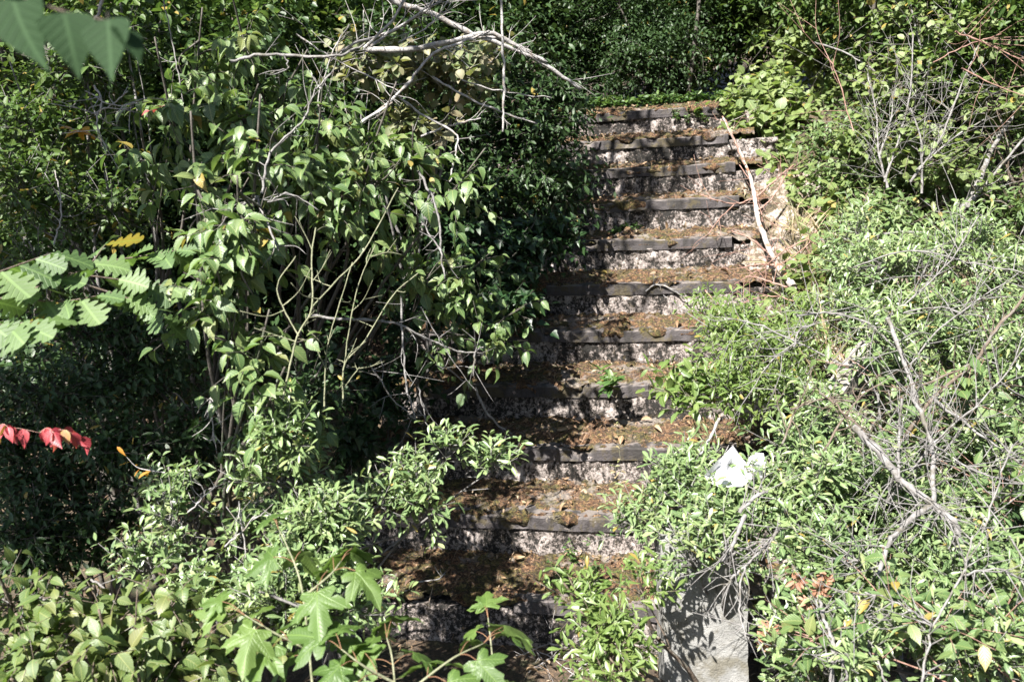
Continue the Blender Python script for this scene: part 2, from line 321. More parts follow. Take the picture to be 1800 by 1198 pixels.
SL = -1.52                                       # left end of the flight
stair = empty('stone_staircase', (-.7, 0, -.2), 'long flight of mossy concrete steps with dark slab nosings climbing between the shrubs', 'staircase')
ends = [.02, .02, .0, .0, -.02, .05, .02, .07, .06, .03, -.02]
for k in range(11):
    rng = seed('step%d' % k); y0, z0 = k*T, k*RS; x1 = ends[k]; x0 = SL + rng.uniform(-.04, .04)
    if k == 0: x0 = -.83
    # riser body: rough face, with the buried top and back
    nx, nzv = 170, 20
    xs = np.linspace(SL-.15, x1+.30, nx); zs = np.linspace(z0-.20, z0-.046, nzv)
    fr = np.zeros((nzv, nx, 3))
    for i, z in enumerate(zs):
        for j, x in enumerate(xs):
            dd = .016*fbm(x*9, z*9, k*7.1, 4) + .008*fbm(x*40, z*40, k*3.3, 2)
            if x > x1: dd += .05*fbm(x*7, z*7, k+.5, 3) - .10*(x-x1)
            fr[i, j] = (x, y0+.004-dd, z)
    top = fr[-1].copy(); top[:, 1] = y0+.05; top[:, 2] += .002; bk = top.copy(); bk[:, 1] = y0+T+.05
    mbx = MB(); grid(mbx, np.concatenate([fr, top[None], bk[None]]))
    st = mbx.build('step', RISER, stair)
    # nosing slab: chipped long block, slight warp
    nx = 220; xs = np.linspace(x0, x1, nx); th = .056
    sec = [(0.03, -th-.001), (-.009, -th), (-.010, -th*.6), (-.010, -.006), (-.004, -.001), (.03, 0), (.10, .001), (.20, .0)]
    sl = np.zeros((len(sec), nx, 3))
    chips = [(rng.uniform(x0, x1), rng.uniform(.015, .06), rng.uniform(.012, .035)) for _ in range(6)]
    sag = rng.uniform(-.012, .012)
    for j, x in enumerate(xs):
        wz = sag*(x-x0)/(x1-x0) + .007*fbm(x*1.7, k*5.3, .2) + .004*fbm(x*9, k*2.2); e = sum(cd_*max(0, 1-((x-cx_)/cw_)**2) for cx_, cw_, cd_ in chips)/.028
        for i, (dy, dz) in enumerate(sec):
            ch = .028*e if 3 <= i <= 4 else (.012*e if i == 2 else 0)
            dy2 = dy + ch + .004*fbm(x*14, i*.6, k*1.7)
            sl[i, j] = (x, y0+dy2, z0+dz+wz-(.5*ch if i >= 3 else 0))
    mbs = MB(); grid(mbs, sl)
    for ci in (0, nx-1):
        c0 = sl[:, ci]; n0 = len(c0)
        v = np.vstack([c0, [[c0[0, 0], y0+.2, z0-th]]]); mbs.add(v, [[0, i, i+1, n0] if i+1 < n0 else [0, i, n0, n0] for i in range(1, n0-1)])
    mbs.build('nosing_slab', SLAB, st, smooth=False, origin=np.array(stair.location))
    # moss and dirt over the tread
    cush = []
    nx, ny = 260, 44; xs = np.linspace(SL-.1, x1+.16, nx); ys = np.linspace(y0+.012, y0+T+.03, ny)
    ms = np.zeros((ny, nx, 3))
    for j, x in enumerate(xs):
        edge = .030*fbm(x*5, k*3.9, 2., 3) + .012*fbm(x*22, k, 3., 2)
        for i, y in enumerate(ys):
            s = (y-y0)/T; hmp = .014*fbm(x*8, y*8, k, 4) + .016*max(-.2, fbm(x*32, y*32, k, 3))
            lift = -.012 + .030*min(1, max(0, (y-y0-.02-edge)/.09)) + .004*max(0, s-.75)
            ms[i, j] = (x, y + (.010*fbm(x*30, y*30, 5.) if i else 0), z0 + lift + hmp)
    for c_i in range(18):
        cx = rng.uniform(SL, x1); R_ = rng.uniform(.015, .06); th_ = np.linspace(0, np.pi, 11); ph_ = np.linspace(0, 2*np.pi, 18)
        cu = np.array([[[cx+R_*1.5*math.cos(p_)*math.sin(t_), y0+.014+R_*.5*math.sin(p_)*math.sin(t_), z0-.014+R_*.45*math.cos(t_)] for p_ in ph_] for t_ in th_])
        for q_ in cu.reshape(-1, 3): q_ += .45*R_*np.array(MN.noise_vector(Vector(q_*38)))
        cush.append(cu)
    mbm = MB(); grid(mbm, ms)
    mbc = MB()
    for cu in cush: grid(mbc, cu)
    o_ = mbc.build('moss_cushions', MOSS, st, origin=np.array(stair.location)); o_['kind'] = 'stuff'
    mbm.build('moss', MOSS, st, origin=np.array(stair.location))
# rubble beside the steps
m = NT('pale_rubble'); co = m.gcol(); a = m.noise(co, 8., 6, .7); b = m.noise(co, 45., 5, .7)
f = m.math('ADD', m.math('MULTIPLY', a, .6), m.math('MULTIPLY', b, .4))
c = m.ramp(f, [(.38, (.02, .016, .01)), (.47, (.10, .075, .04)), (.53, (.30, .25, .21)), (.66, (.58, .54, .52))])
RUB = m.out(m.n('BsdfPrincipled', {'Base Color': c, 'Roughness': .9, 'Normal': m.bump(f, 1., .03)}).outputs[0])
xs = np.linspace(-.02, .85, 100); ys = np.linspace(.2, 3.4, 200); G = np.zeros((len(ys), len(xs), 3))
for i, y in enumerate(ys):
    for j, x in enumerate(xs):
        st_ = (math.floor(y/T+.15)+.0)*RS; sm = RS*y/T
        z = .55*st_+.45*sm - .16 + .16*min(1, max(0, (x-.02)/.5)) - .5*max(0, y-2.6) + .11*fbm(x*5.5, y*5.5, 3.3, 5) + .03*fbm(x*18, y*18, 1., 3)
        if x < .06: z -= .25*(1-(x+.02)/.08)
        G[i, j] = (x+.04*fbm(x*9, y*9, 8.), y+.04*fbm(x*9, y*9, 4.), z)
g = MB(); grid(g, G); tag(g.build('rubble_bank', RUB), 'rough pale rubble bank beside the upper steps under the fallen white branch', 'rubble bank')

# ---------------------------------------------------------------- concrete post, timber rail, white scraps
m = NT('post_concrete'); co = m.gcol(); a = m.noise(co, 12., 6, .7); b = m.noise(co, 160., 3, .7)
c = m.mix(m.n('MapRange', {0: a, 1: .3, 2: .7}).outputs[0], (.17, .17, .165), (.33, .325, .315))
c = m.mix(m.n('MapRange', {0: b, 1: .58, 2: .7, 3: 0., 4: .6}).outputs[0], c, (.10, .09, .08))
c = m.mix(m.n('MapRange', {0: m.noise(co, 7., 4, .7), 1: .50, 2: .62, 3: 0., 4: .75}).outputs[0], c, (.13, .115, .08))
CONC = m.out(m.n('BsdfPrincipled', {'Base Color': c, 'Roughness': .88, 'Normal': m.bump(m.math('ADD', a, b), .6, .008)}).outputs[0])
def rough_block(mb, corners, div, amp, k):
    """six faces of a block given its 8 corners (bottom 4, top 4), each subdivided and roughened by place so the edges still meet"""
    c = np.array(corners, float)
    for f in ((0, 1, 5, 4), (1, 2, 6, 5), (2, 3, 7, 6), (3, 0, 4, 7), (4, 5, 6, 7), (3, 2, 1, 0)):
        p = c[list(f)]; n = div; s = np.linspace(0, 1, n)
        U, V = np.meshgrid(s, s, indexing='xy')
        P = (p[0]*((1-U)*(1-V))[..., None] + p[1]*(U*(1-V))[..., None] + p[2]*(U*V)[..., None] + p[3]*((1-U)*V)[..., None])
        for i in range(n):
            for j in range(n):
                q = P[i, j]; P[i, j] = q + amp*np.array(MN.noise_vector(Vector(q*14+k))) + .4*amp*np.array(MN.noise_vector(Vector(q*50+k)))
        grid(mb, P)
pa, pb = at(1163, 990, 2.62), at(1314, 985, 2.60)
ax = nrm((pb-pa)*np.array([1, 1, 0])); ay = np.array([-ax[1], ax[0], 0]); wpost = np.linalg.norm(pb-pa)
ztop = at(1240, 950, 2.62)[2]; base = []
for z in (-.45, ztop):
    for s, d in ((0, 0), (1, 0), (1, .26), (0, .26)): p = pa + ax*wpost*s + ay*d; base.append((p[0], p[1], z))
g = MB(); rough_block(g, base, 70, .0045, 2.2)
post = g.build('concrete_post', CONC, origin=np.array([pa[0], pa[1], -.25])); tag(post, 'square grey concrete post in dappled shade at the foot of the steps', 'post')
WOOD = bark_mat('weathered_timber', (.20, .17, .15), (.40, .36, .34), 22, (.07, .06, .04))
P = [at(1318, 905, 2.66), at(1430, 745, 3.0), at(1500, 640, 3.25), at(1575, 545, 3.5)]
g = MB()
a0, a1 = P[0], P[3]; dv = nrm(a1-a0); sv = nrm(np.cross(dv, np.array([0, 0, 1.]))); uv_ = np.cross(sv, dv)
cs = []
for e in (a0, a1):
    for i, j in ((-1, -1), (1, -1), (1, 1), (-1, 1)): cs.append(e + sv*.036*i + uv_*.028*j)
rough_block(g, cs, 26, .006, 5.)
tag(g.build('timber_rail', WOOD, origin=a0), 'pale weathered timber rail slanting up through the shrubs from the concrete post', 'rail')
WHITE = NT('white_sheet'); nn_ = WHITE.noise(WHITE.gcol(), 30., 3)
WHITE = WHITE.out(WHITE.n('BsdfPrincipled', {'Base Color': WHITE.mix(nn_, (.72, .72, .75), (.88, .88, .90)), 'Roughness': .5, 'Normal': WHITE.bump(nn_, .3, .01)}).outputs[0])
def scrap(outline, d, label):
    mx, my = np.mean(outline, axis=0); pts = np.array([at(mx+(x-mx)*1.15, my+(y-my)*1.2, d + .0006*(850-y)) for x, y in outline]); c = pts.mean(0); g = MB(); n = len(pts)
    nrm_ = nrm(np.cross(pts[1]-pts[0], pts[3]-pts[0])); nrm_ = nrm_*(1 if nrm_ @ (CAM-c) > 0 else -1)
    rings = []
    for s in np.linspace(0, 1, 9):
        rings.append([c + (p-c)*max(s, .01) + nrm_*(.05*fbm(*( (c+(p-c)*s)[:2]*26), 3.)+.02*fbm(*( (c+(p-c)*s)[::2]*70), 1.)) for p in pts])
    for off in (0, -.003):
        Q = np.array([[p + nrm_*off for p in r]+[r[0]+nrm_*off] for r in rings]); grid(g, Q)
    e = np.array(rings[-1]+[rings[-1][0]]); grid(g, np.array([e, e-nrm_*.003]))
    tag(g.build('plastic_scrap', WHITE, origin=c, smooth=False), label, 'scrap')
scrap([(1244, 833), (1262, 815), (1270, 808), (1286, 792), (1300, 805), (1315, 818), (1316, 838), (1300, 852), (1268, 850), (1250, 845)], 2.58, 'larger peaked scrap of white sheet caught in the shrub beside the steps')
scrap([(1312, 822), (1318, 806), (1326, 798), (1340, 800), (1343, 815), (1338, 836), (1322, 840)], 2.6, 'smaller scrap of white sheet just behind the larger peaked one')

# ---------------------------------------------------------------- plants
def blob(px, py, d, rx, ry, rd, n): return (at(px, py, d), (rx/F*d, ry/F*d, rd), n, (RT, UP, FW))
def wblob(c, r, n): return (np.array(c, float), r, n, (np.array([1., 0, 0]), np.array([0, 0, 1.]), np.array([0, 1., 0])))
def foliage(mb, tw, blobs, kind, L, rng, shoot=.16, nl=8, style='alt', up=.35, droop=.15, hang=.3, sunb=.5, curl=.3, fold=.3, tr=.0016, spread=1., cmul=1., shell=.55, bare=0.):
    for c, r, n, (ea, eb, ec) in blobs:
        n = int(n*cmul); r = tuple(max(.3*q, q-.6*shoot) for q in r)
        u = nrm(rng.standard_normal((n, 3)))*(rng.random((n, 1))**shell)
        if n >= 14:                                  # shoots gather in tufts with gaps between them
            m_ = max(3, n//9); sc_ = nrm(rng.standard_normal((m_, 3)))*(rng.random((m_, 1))**.5); pick = rng.integers(0, m_, n)
            g_ = rng.random(n) < .72; u[g_] = sc_[pick[g_]] + .24*rng.standard_normal((int(g_.sum()), 3))
        p = c + ea*u[:, :1]*r[0] + eb*u[:, 1:2]*r[1] + ec*u[:, 2:]*r[2]
        out = ea*u[:, :1] + eb*u[:, 1:2] + ec*u[:, 2:]
        d = nrm(.7*out + np.array([0, 0, up]) + .45*rng.standard_normal((n, 3)))
        sl = shoot*(.55+.8*rng.random(n))
        jit = nrm(rng.standard_normal((n, 3)))
        side = nrm(np.cross(d, jit)); sid2 = np.cross(d, side)
        ph = rng.random(n)*6.28; base = rng.random(n)
        for j in range(nl):
            if style == 'opp': s = (j//2+.6)/(nl/2); a = ph + (j//2)*1.571 + (j % 2)*3.1416
            elif style == 'ros': s = .15+.85*((j//4)+.7)/max(1, (nl/4)) + .03*rng.standard_normal(n); a = ph + j*1.8
            else: s = (j+.7)/nl; a = ph + j*2.4
            s = np.broadcast_to(s, n)
            q = p + d*(sl*s)[:, None] + np.array([0, 0, -1.])*(droop*sl*s*s)[:, None]
            rad = side*np.cos(a)[:, None] + sid2*np.sin(a)[:, None]
            A = nrm(.55*d + spread*rad + np.array([0, 0, -hang]) + .18*rng.standard_normal((n, 3)))
            N = nrm(np.array([0, 0, 1.]) + sunb*SUN + .3*rad + .38*rng.standard_normal((n, 3)))
            keep = rng.random(n) > .08
            ll = L*(.6+.6*rng.random(n))*(.8 if j == nl-1 else 1.)
            leaves(mb, (q+A*(.12*L))[keep], A[keep], N[keep], ll[keep], kind, rng, curl, fold, rnd=np.clip(base*.55+.45*rng.random(n), 0, 1)[keep])
        if tw is not None:
            stride = 1 if n < 160 else 2
            for i in range(0, n, stride):
                b = c + (p[i]-c)*.45
                pts = np.array([b, b+(p[i]-b)*.6+jit[i]*.01, p[i], p[i]+d[i]*sl[i]*.5+np.array([0, 0, -.25*droop*sl[i]]), p[i]+d[i]*sl[i]+np.array([0, 0, -droop*sl[i]])])
                tube(tw, pts, tr*1.3, tr*.5, 4)
def stems(tw, root, blobs, rng, r=.009, bend=.2, k=6):
    root = np.array(root, float)
    for c, rr, n, e in blobs:
        L = np.linalg.norm(c-root); m1 = root + (c-root)*.35 + np.array([0, 0, .12*L]) + rng.standard_normal(3)*bend*L*.25
        m2 = root + (c-root)*.7 + np.array([0, 0, .08*L]) + rng.standard_normal(3)*bend*L*.25
        P = smooth_path([root+rng.standard_normal(3)*[.04, .04, 0], m1, m2, c, c+(c-m2)*.4], 5)
        tube(tw, P, r, r*.3, k)
        for _ in range(2):
            i = rng.integers(len(P)//3, len(P)-2); e2 = c + rng.standard_normal(3)*np.array(rr).mean()*.6
            tube(tw, smooth_path([P[i], P[i]+(e2-P[i])*.5+rng.standard_normal(3)*.03, e2], 4), r*.5, r*.15, 4)
def root_at(x, y): return np.array([x, y, ground_z(x, y)-.03])
def shrub(name, label, cat, root, blobs, kind, mat, L, bark='grey', group=None, r=.009, stem_blobs=None, **kw):
    rng = seed(label); root = root_at(*root)
    o = empty(name, root, label, cat, group)
    tw, lf = MB(), MB()
    foliage(lf, tw, blobs, kind, L, rng, **kw); stems(tw, root, stem_blobs or blobs, rng, r)
    tw.build('stems', BM[bark], o); lf.build('foliage', LM[mat], o)
    return o
def side_twigs(tw, P, rng, n, ln, r, fork=.5):
    for _ in range(n):
        i = rng.integers(1, len(P)-1); t = nrm(P[i+1 if i+1 < len(P) else i]-P[i-1])
        d = nrm(t*.6 + nrm(rng.standard_normal(3))*.9); l = ln*(.4+rng.random())
        q = smooth_path([P[i], P[i]+d*l*.5+rng.standard_normal(3)*l*.06, P[i]+d*l+rng.standard_normal(3)*l*.12], 3)
        tube(tw, q, r, r*.4, 4)
        if rng.random() < fork:
            d2 = nrm(d+nrm(rng.standard_normal(3))*.8); tube(tw, [q[3], q[3]+d2*l*.3, q[3]+d2*l*.55], r*.7, r*.3, 4)
def branch(label, paths, bark='pale', cat='branch', name='dead_branch', n=8, ln=.12, group=None, tr=.0017, bark2=None):
    """paths: [(pixel polyline with depths, r0, r1)]; the first is the main limb"""
    rng = seed(label); o = None
    for i, (pl, r0, r1) in enumerate(paths):
        P = smooth_path([at(*p) for p in pl], 6)
        P[1:-1] += rng.standard_normal((len(P)-2, 3))*(.0004 if bark == 'green' else .0018)
        if bark == 'green': r0, r1 = r0*.7, r1*.7
        if o is None: o = empty(name, P[0], label, cat, group)
        mb = MB(); tube(mb, P, r0, r1, 7, knob=.12, rng=rng)
        side_twigs(mb, P, rng, n if i == 0 else max(2, n//2), ln, tr)
        mb.build('limb', BM[bark if i == 0 or not bark2 else bark2], o)
    return o
B = blob
# ---------------------------------------------------------------- woodland behind and around
def dup(o, loc, rz, sc, label, group):
    c = o.copy(); COL.objects.link(c); c.location = loc; c.rotation_euler = (0, 0, rz); c.scale = (sc, sc, sc); c['label'] = label
    if group: c['group'] = group
    for ch in o.children:
        k = ch.copy(); COL.objects.link(k); k.parent = c
    return c
def tree(name, label, root, ht, cb, kind, mat, L, bark, group=None, rt=.09, n=1., lean=(0, 0), limbs=9, **kw):
    """a woodland tree: trunk with limbs, crown of leafy shoots; cb = crown blobs relative to the root"""
    rng = seed(label); root = root_at(*root); o = empty(name, root, label, cat='tree', group=group)
    tr, cr, lb = MB(), MB(), MB()
    top = root + np.array([lean[0], lean[1], ht])
    P = smooth_path([root, root+(top-root)*.33+rng.standard_normal(3)*.08, root+(top-root)*.68+rng.standard_normal(3)*.1, top], 7)
    tube(tr, P, rt, rt*.25, 9, knob=.06, rng=rng)
    bl = [wblob(root+np.array(c), r, k) for c, r, k in cb]
    for c, r, k, e in bl:
        i = min(len(P)-2, int(np.argmin(np.linalg.norm(P-(c-np.array([0, 0, .5*np.linalg.norm(c-P[len(P)//2])*.3])), axis=1))))
        i = max(2, min(i, len(P)-3)); lm = smooth_path([P[i], P[i]+(c-P[i])*.5+rng.standard_normal(3)*.1, c, c+(c-P[i])*.25], 5)
        tube(tr, lm, rt*.38, rt*.08, 6)
        for _ in range(limbs):
            j = rng.integers(3, len(lm)-1); e2 = c + rng.standard_normal(3)*np.array([r[0], r[2], r[1]])*.5
            tube(tr, smooth_path([lm[j], (lm[j]+e2)/2+rng.standard_normal(3)*.06, e2], 4), rt*.13, rt*.03, 4)
    foliage(cr, None, bl, kind, L, rng, cmul=n, **kw)
    tr.build('trunk', BM[bark], o); cr.build('crown', LM[mat], o)
    return o
def bush_cb(rng, r, h, k, n):
    return [((rng.uniform(-.55, .55)*r, rng.uniform(-.55, .55)*r, h*(.25+.7*i/k)), (r*rng.uniform(.45, .75), h*.24, r*rng.uniform(.45, .75)), n) for i in range(k)]
rb = seed('bushes')
PB = []
for nm, kind, mat, L, h, r in (('thicket_bush', 'small', 'wood', .052, 1.9, .95), ('thicket_bush', 'oblong', 'wood', .06, 2.3, .85), ('thicket_bush', 'small', 'dark', .048, 1.7, .95)):
    PB.append((nm, kind, mat, L, h, r))
def xy(px, d): p = at(px, 300, d); return p[0], p[1]
bushes = [  # kind, pixel column, distance, scale, label
 (2, 1090, 7.4, .75, 'dark round bush just behind the top step at its shaded end'),
 (2, 1190, 8.2, .9, 'dark bush behind the middle of the top step'),
 (0, 1275, 8.6, .8, 'small leaved bush behind the bright corner of the top step'),
 (2, 1010, 8.0, 1.1, 'dark bush filling the gap behind the end of the thick dead bough'),
 (1, 920, 8.3, 1.2, 'taller bush behind the hanging straight dead stick'),
 (0, 1130, 9.6, 1.5, 'tall leafy bush in the wood beyond the top step'),
 (1, 1330, 9.4, 1.3, 'leafy bush in the wood beyond the lime green shrub'),
 (0, 1010, 10.5, 1.7, 'tall bush deep in the shaded wood above the ivy'),
 (1, 1220, 11., 1.8, 'tall bush deep in the wood behind the thin leaning trunk'),
 (2, 800, 7.0, 1.2, 'dark bush behind the crossing dead boughs'),
 (0, 690, 6.6, 1.2, 'mid green bush behind the pale dry leaves'),
 (1, 560, 6.0, 1.2, 'tall bush behind the upper dogwood'),
 (0, 440, 5.6, 1.1, 'small leaved bush behind the grey dead twig with side spurs'),
 (2, 330, 5.2, 1.1, 'dark bush behind the small crimson leaves'),
 (0, 210, 5.4, 1.1, 'small leaved bush behind the yellow leaf spray'),
 (1, 90, 5.0, 1.0, 'bush between the slim dark trunks under the birch leaves'),
 (2, -30, 5.2, 1.1, 'dark bush at the edge behind the slim trunks'),
 (0, 60, 7.4, 1.6, 'tall bush glimpsed behind the blurred birch leaves'),
 (1, 330, 7.8, 1.6, 'tall bush in the gap above the upper dogwood'),
 (0, 610, 8.6, 1.7, 'tall bush far behind the fan of dead twigs'),
 (1, 820, 9.6, 1.8, 'tall bush far behind the thick dead bough'),
 (2, 700, 5.2, 1.0, 'dark bush low behind the drooping dogwood leaves'),
 (2, 520, 4.9, 1.0, 'dark bush in deep shade behind the pale green shoots'),
 (2, 330, 4.4, .95, 'dark bush in deep shade behind the oak spray'),
 (2, 120, 4.2, .95, 'dark bush in shade below the oak spray'),
 (1, 1450, 7.6, 1.2, 'sunlit bush behind the lime green shrub'),
 (0, 1560, 7.0, 1.25, 'sunlit small leaved bush behind the bare grey shrub'),
 (1, 1680, 6.6, 1.25, 'sunlit bush behind the thick leaning grey branch'),
 (0, 1790, 6.2, 1.2, 'sunlit bush at the edge behind the leaning grey branch'),
 (1, 1880, 6.8, 1.5, 'tall bush at the edge behind the reddish twigs'),
 (0, 1500, 9.2, 1.7, 'tall bush in the wood above the lime green shrub'),
 (1, 1690, 8.8, 1.8, 'tall bush in the wood above the bare grey shrub'),
 (1, 1830, 8.6, 1.8, 'tall bush in the wood at the upper corner over the grey limb'),
 (0, 1640, 5.4, .9, 'leafy bush low behind the bare grey shrub'),
 (1, 1760, 5.0, .9, 'leafy bush low beside the foot of the leaning grey branch'),
]
first = {}
for i, (k, px, d, sc, lab) in enumerate(bushes):
    x, y = xy(px, d); grp = 'bushes of the woodland thicket'
    if k not in first:
        nm, kind, mat, L, h, r = PB[k]; cb = bush_cb(rb, r, h, 8, 150)
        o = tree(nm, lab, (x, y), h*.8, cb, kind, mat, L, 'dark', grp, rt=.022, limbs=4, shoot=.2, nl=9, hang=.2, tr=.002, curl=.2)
        o['category'] = 'bush'; o.scale = (sc,)*3; first[k] = o
    else: dup(first[k], (x, y, ground_z(x, y)-.03), rb.uniform(0, 6.28), sc, lab, grp)
# tall trees whose crowns shade the wood
def crown(rng, z0, z1, r, k, n): return [((rng.uniform(-r, r), rng.uniform(-r, r), rng.uniform(z0, z1)), (rng.uniform(.7, 1.1), rng.uniform(.45, .7), rng.uniform(.7, 1.1)), n) for _ in range(k)]
rt_ = seed('tall')
trees = [
 (1205, 8.8, .075, (.25, .2), 'grey leaning woodland trunk seen through the gap above the top step'),
 (1050, 9.3, .06, (-.2, 0), 'slim woodland trunk above the shaded end of the top step'),
 (880, 8.4, .07, (.1, 0), 'woodland trunk behind the hanging dead stick'),
 (620, 7.6, .07, (-.1, .1), 'woodland trunk behind the fan of dead twigs'),
]
t0 = None
for px, d, r, ln, lab in trees:
    x, y = xy(px, d)
    if t0 is None: t0 = tree('woodland_tree', lab, (x, y), 6.5, crown(rt_, 3.0, 7.0, 1.5, 15, 130), 'oblong', 'wood', .085, 'dark', 'tall trees of the wood', rt=.08, lean=ln, limbs=5, shoot=.3, nl=8, hang=.3)
    else: dup(t0, (x, y, ground_z(x, y)-.05), rt_.uniform(0, 6.28), r/.08*rt_.uniform(.9, 1.1), lab, 'tall trees of the wood')
for x, y, sc in ((-5.5, -1.2, .9), (-6.3, 1.6, 1.), (-5.4, 4.2, .95), (-7.5, .2, 1.1), (4.6, -.6, .9), (5.2, 2.2, 1.), (4.4, 5.0, .95), (6.6, .8, 1.1), (3.6, -4.6, 1.), (1.2, -8.5, 1.1), (6.0, -3.2, 1.05)):  # unseen trees, added to hold off skylight and deepen the thicket's shade
    dup(t0, (x, y, ground_z(x, y)-.05), rt_.uniform(0, 6.28), sc, 'tall woodland tree at the edge of the clearing, out of the view', 'trees around the clearing')
for i, (px, d, lab, r) in enumerate(((45, 4.0, 'slim dark trunk nearest the picture edge under the birch leaves', .02), (105, 3.9, 'slim dark trunk with a bend beside the yellow leaves', .022), (140, 3.7, 'slim dark trunk standing behind the oak spray', .018), (245, 3.6, 'thin upright trunk behind the small crimson leaves', .012), (1205, 7.7, 'leaning sapling trunk behind the middle of the top step', .02), (1520, 5.2, 'grey sapling trunk inside the bare shrub', .014), (1795, 7.0, 'dark sturdy trunk at the edge above the leaning grey branch', .05), (1668, 7.6, 'slim trunk above the bare grey shrub', .03), (1430, 8.6, 'slim trunk behind the lime green shrub', .03))):
    x, y = xy(px, d)
    tree('sapling', lab, (x, y), 2.9, [((rt_.uniform(-.2, .2), rt_.uniform(-.2, .2), 1.9+.4*j), (.4, .25, .4), 60) for j in range(3)], 'small', 'wood', .042, 'dark', 'slim saplings in the thicket', rt=r, lean=(rt_.uniform(-.25, .25), 0), limbs=3, shoot=.2, nl=8)

oak_root = (-3.3, -2.3); og = root_at(*oak_root)
shade = [(80, 700, 2.9, .30), (230, 700, 3.0, .28), (60, 880, 2.7, .30), (200, 900, 2.7, .26), (350, 780, 3.0, .24), (520, 640, 3.3, .24), (650, 580, 3.5, .20), (640, 690, 3.5, .20), (110, 560, 3.1, .25), (1110, 225, 6.0, .34), (1130, 330, 5.4, .30), (1060, 390, 5.1, .30), (1180, 270, 5.7, .25), (960, 470, 4.8, .26), (1010, 560, 4.5, .2), (330, 620, 3.2, .25)]
cbk = []
for i, (px, py, d, r) in enumerate(shade):
    c = at(px, py, d) + SUN*(2.9+.25*(i % 3)) - og; cbk.append((tuple(c), (r, .16, r), 46 if px < 760 else 22))
tree('oak_tree', 'oak whose trunk stands just out of sight beside the camera, dappling the thicket', oak_root, 4.2, cbk, 'oblong', 'oak', .085, 'dark', rt=.09, limbs=4, shoot=.16, nl=8, hang=.2)
# ---------------------------------------------------------------- shrubs beside the steps
DW = dict(style='opp', nl=8, shoot=.17, hang=.75, droop=.3, up=.2, sunb=.6, curl=.55, fold=.35, spread=.8, tr=.0015)
shrub('dogwood_shrub', 'upper dogwood with drooping green leaves over the dark thicket', 'shrub', (-2.3, .3), [B(430, 80, 3.19, 60, 60, .15, 20), B(300, 200, 2.89, 60, 35, .12, 16), B(430, 215, 2.95, 80, 45, .15, 27), B(345, 130, 3.19, 60, 50, .15, 12), B(500, 160, 3.30, 50, 50, .15, 12), B(260, 290, 2.95, 50, 50, .12, 9)], 'ovate', 'dogwood', .060, 'dark', **DW)
shrub('dogwood_shrub', 'tall dogwood branch hanging in front of the deepest shadow with a string of drooping leaves', 'shrub', (-1.75, -.4), [B(450, 290, 2.58, 60, 50, .12, 12), B(345, 330, 2.52, 35, 40, .1, 8), B(420, 395, 2.41, 60, 45, .12, 15), B(425, 470, 2.41, 60, 50, .12, 18), B(400, 545, 2.41, 50, 40, .1, 12), B(450, 640, 2.41, 40, 50, .1, 13), B(470, 715, 2.35, 40, 30, .1, 9)], 'ovate', 'dogwood', .058, 'dark', **DW)
shrub('dogwood_shrub', 'spreading dogwood whose leafy arms reach towards the middle steps', 'shrub', (-2.0, .5), [B(560, 230, 3.12, 70, 45, .15, 16), B(660, 245, 3.24, 80, 50, .15, 22), B(540, 310, 3.00, 60, 50, .15, 16), B(640, 320, 3.12, 70, 50, .15, 16), B(725, 300, 3.24, 60, 50, .15, 14), B(590, 380, 3.00, 70, 35, .12, 14), B(790, 345, 3.24, 40, 35, .12, 9), B(500, 390, 3.00, 40, 30, .1, 6)], 'ovate', 'dogwood', .062, 'dark', **DW)
shrub('dogwood_shrub', 'thin dogwood arm with leaves in front of the shaded end of the middle steps', 'shrub', (-1.75, .8), [B(715, 430, 3.44, 40, 40, .1, 7), B(740, 500, 3.38, 50, 30, .1, 7), B(820, 480, 3.44, 55, 40, .12, 12), B(800, 540, 3.44, 40, 40, .1, 7), B(790, 590, 3.44, 40, 25, .1, 6), B(860, 610, 3.50, 40, 25, .1, 6), B(885, 560, 3.50, 20, 20, .08, 4)], 'ovate', 'dogwood', .062, 'dark', r=.005, **DW)
shrub('dogwood_shrub', 'yellowing dogwood leaves massed along the ground at the near corner', 'shrub', (-1.5, -1.3), [B(20, 1060, 2.05, 60, 30, .12, 14), B(60, 1150, 2.00, 70, 70, .15, 30), B(190, 1130, 2.00, 80, 60, .15, 38), B(310, 1150, 2.00, 70, 60, .15, 32), B(410, 1160, 2.05, 50, 40, .12, 15), B(300, 1070, 2.10, 60, 35, .12, 15), B(170, 1070, 2.10, 50, 30, .12, 10), B(60, 1220, 1.90, 90, 40, .1, 15), B(250, 1220, 1.90, 120, 40, .1, 22)], 'ovate', 'dogwood_yellow', .048, 'brown', **DW)
# ivy and dark bush hanging over the left ends of the steps
IV = dict(style='alt', nl=8, shoot=.16, hang=.6, up=.15, droop=.25, sunb=.4, curl=.2, tr=.0014)
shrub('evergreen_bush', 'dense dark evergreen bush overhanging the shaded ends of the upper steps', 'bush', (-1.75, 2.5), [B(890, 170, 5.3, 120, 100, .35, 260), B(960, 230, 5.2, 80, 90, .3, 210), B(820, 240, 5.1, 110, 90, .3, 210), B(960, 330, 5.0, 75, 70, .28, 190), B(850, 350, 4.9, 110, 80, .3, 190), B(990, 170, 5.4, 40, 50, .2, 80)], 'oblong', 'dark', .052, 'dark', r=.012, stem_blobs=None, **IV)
shrub('ivy', 'dark ivy hanging beside the middle steps in shade', 'ivy', (-1.6, 1.7), [B(900, 440, 4.5, 90, 50, .2, 120), B(870, 500, 4.3, 60, 60, .18, 110), B(960, 410, 4.6, 70, 25, .15, 60), B(800, 430, 4.2, 90, 70, .2, 110), B(760, 540, 3.9, 80, 70, .2, 60), B(900, 550, 4.05, 40, 30, .12, 40)], 'ivy', 'ivy', .05, 'dark', r=.006, **IV)
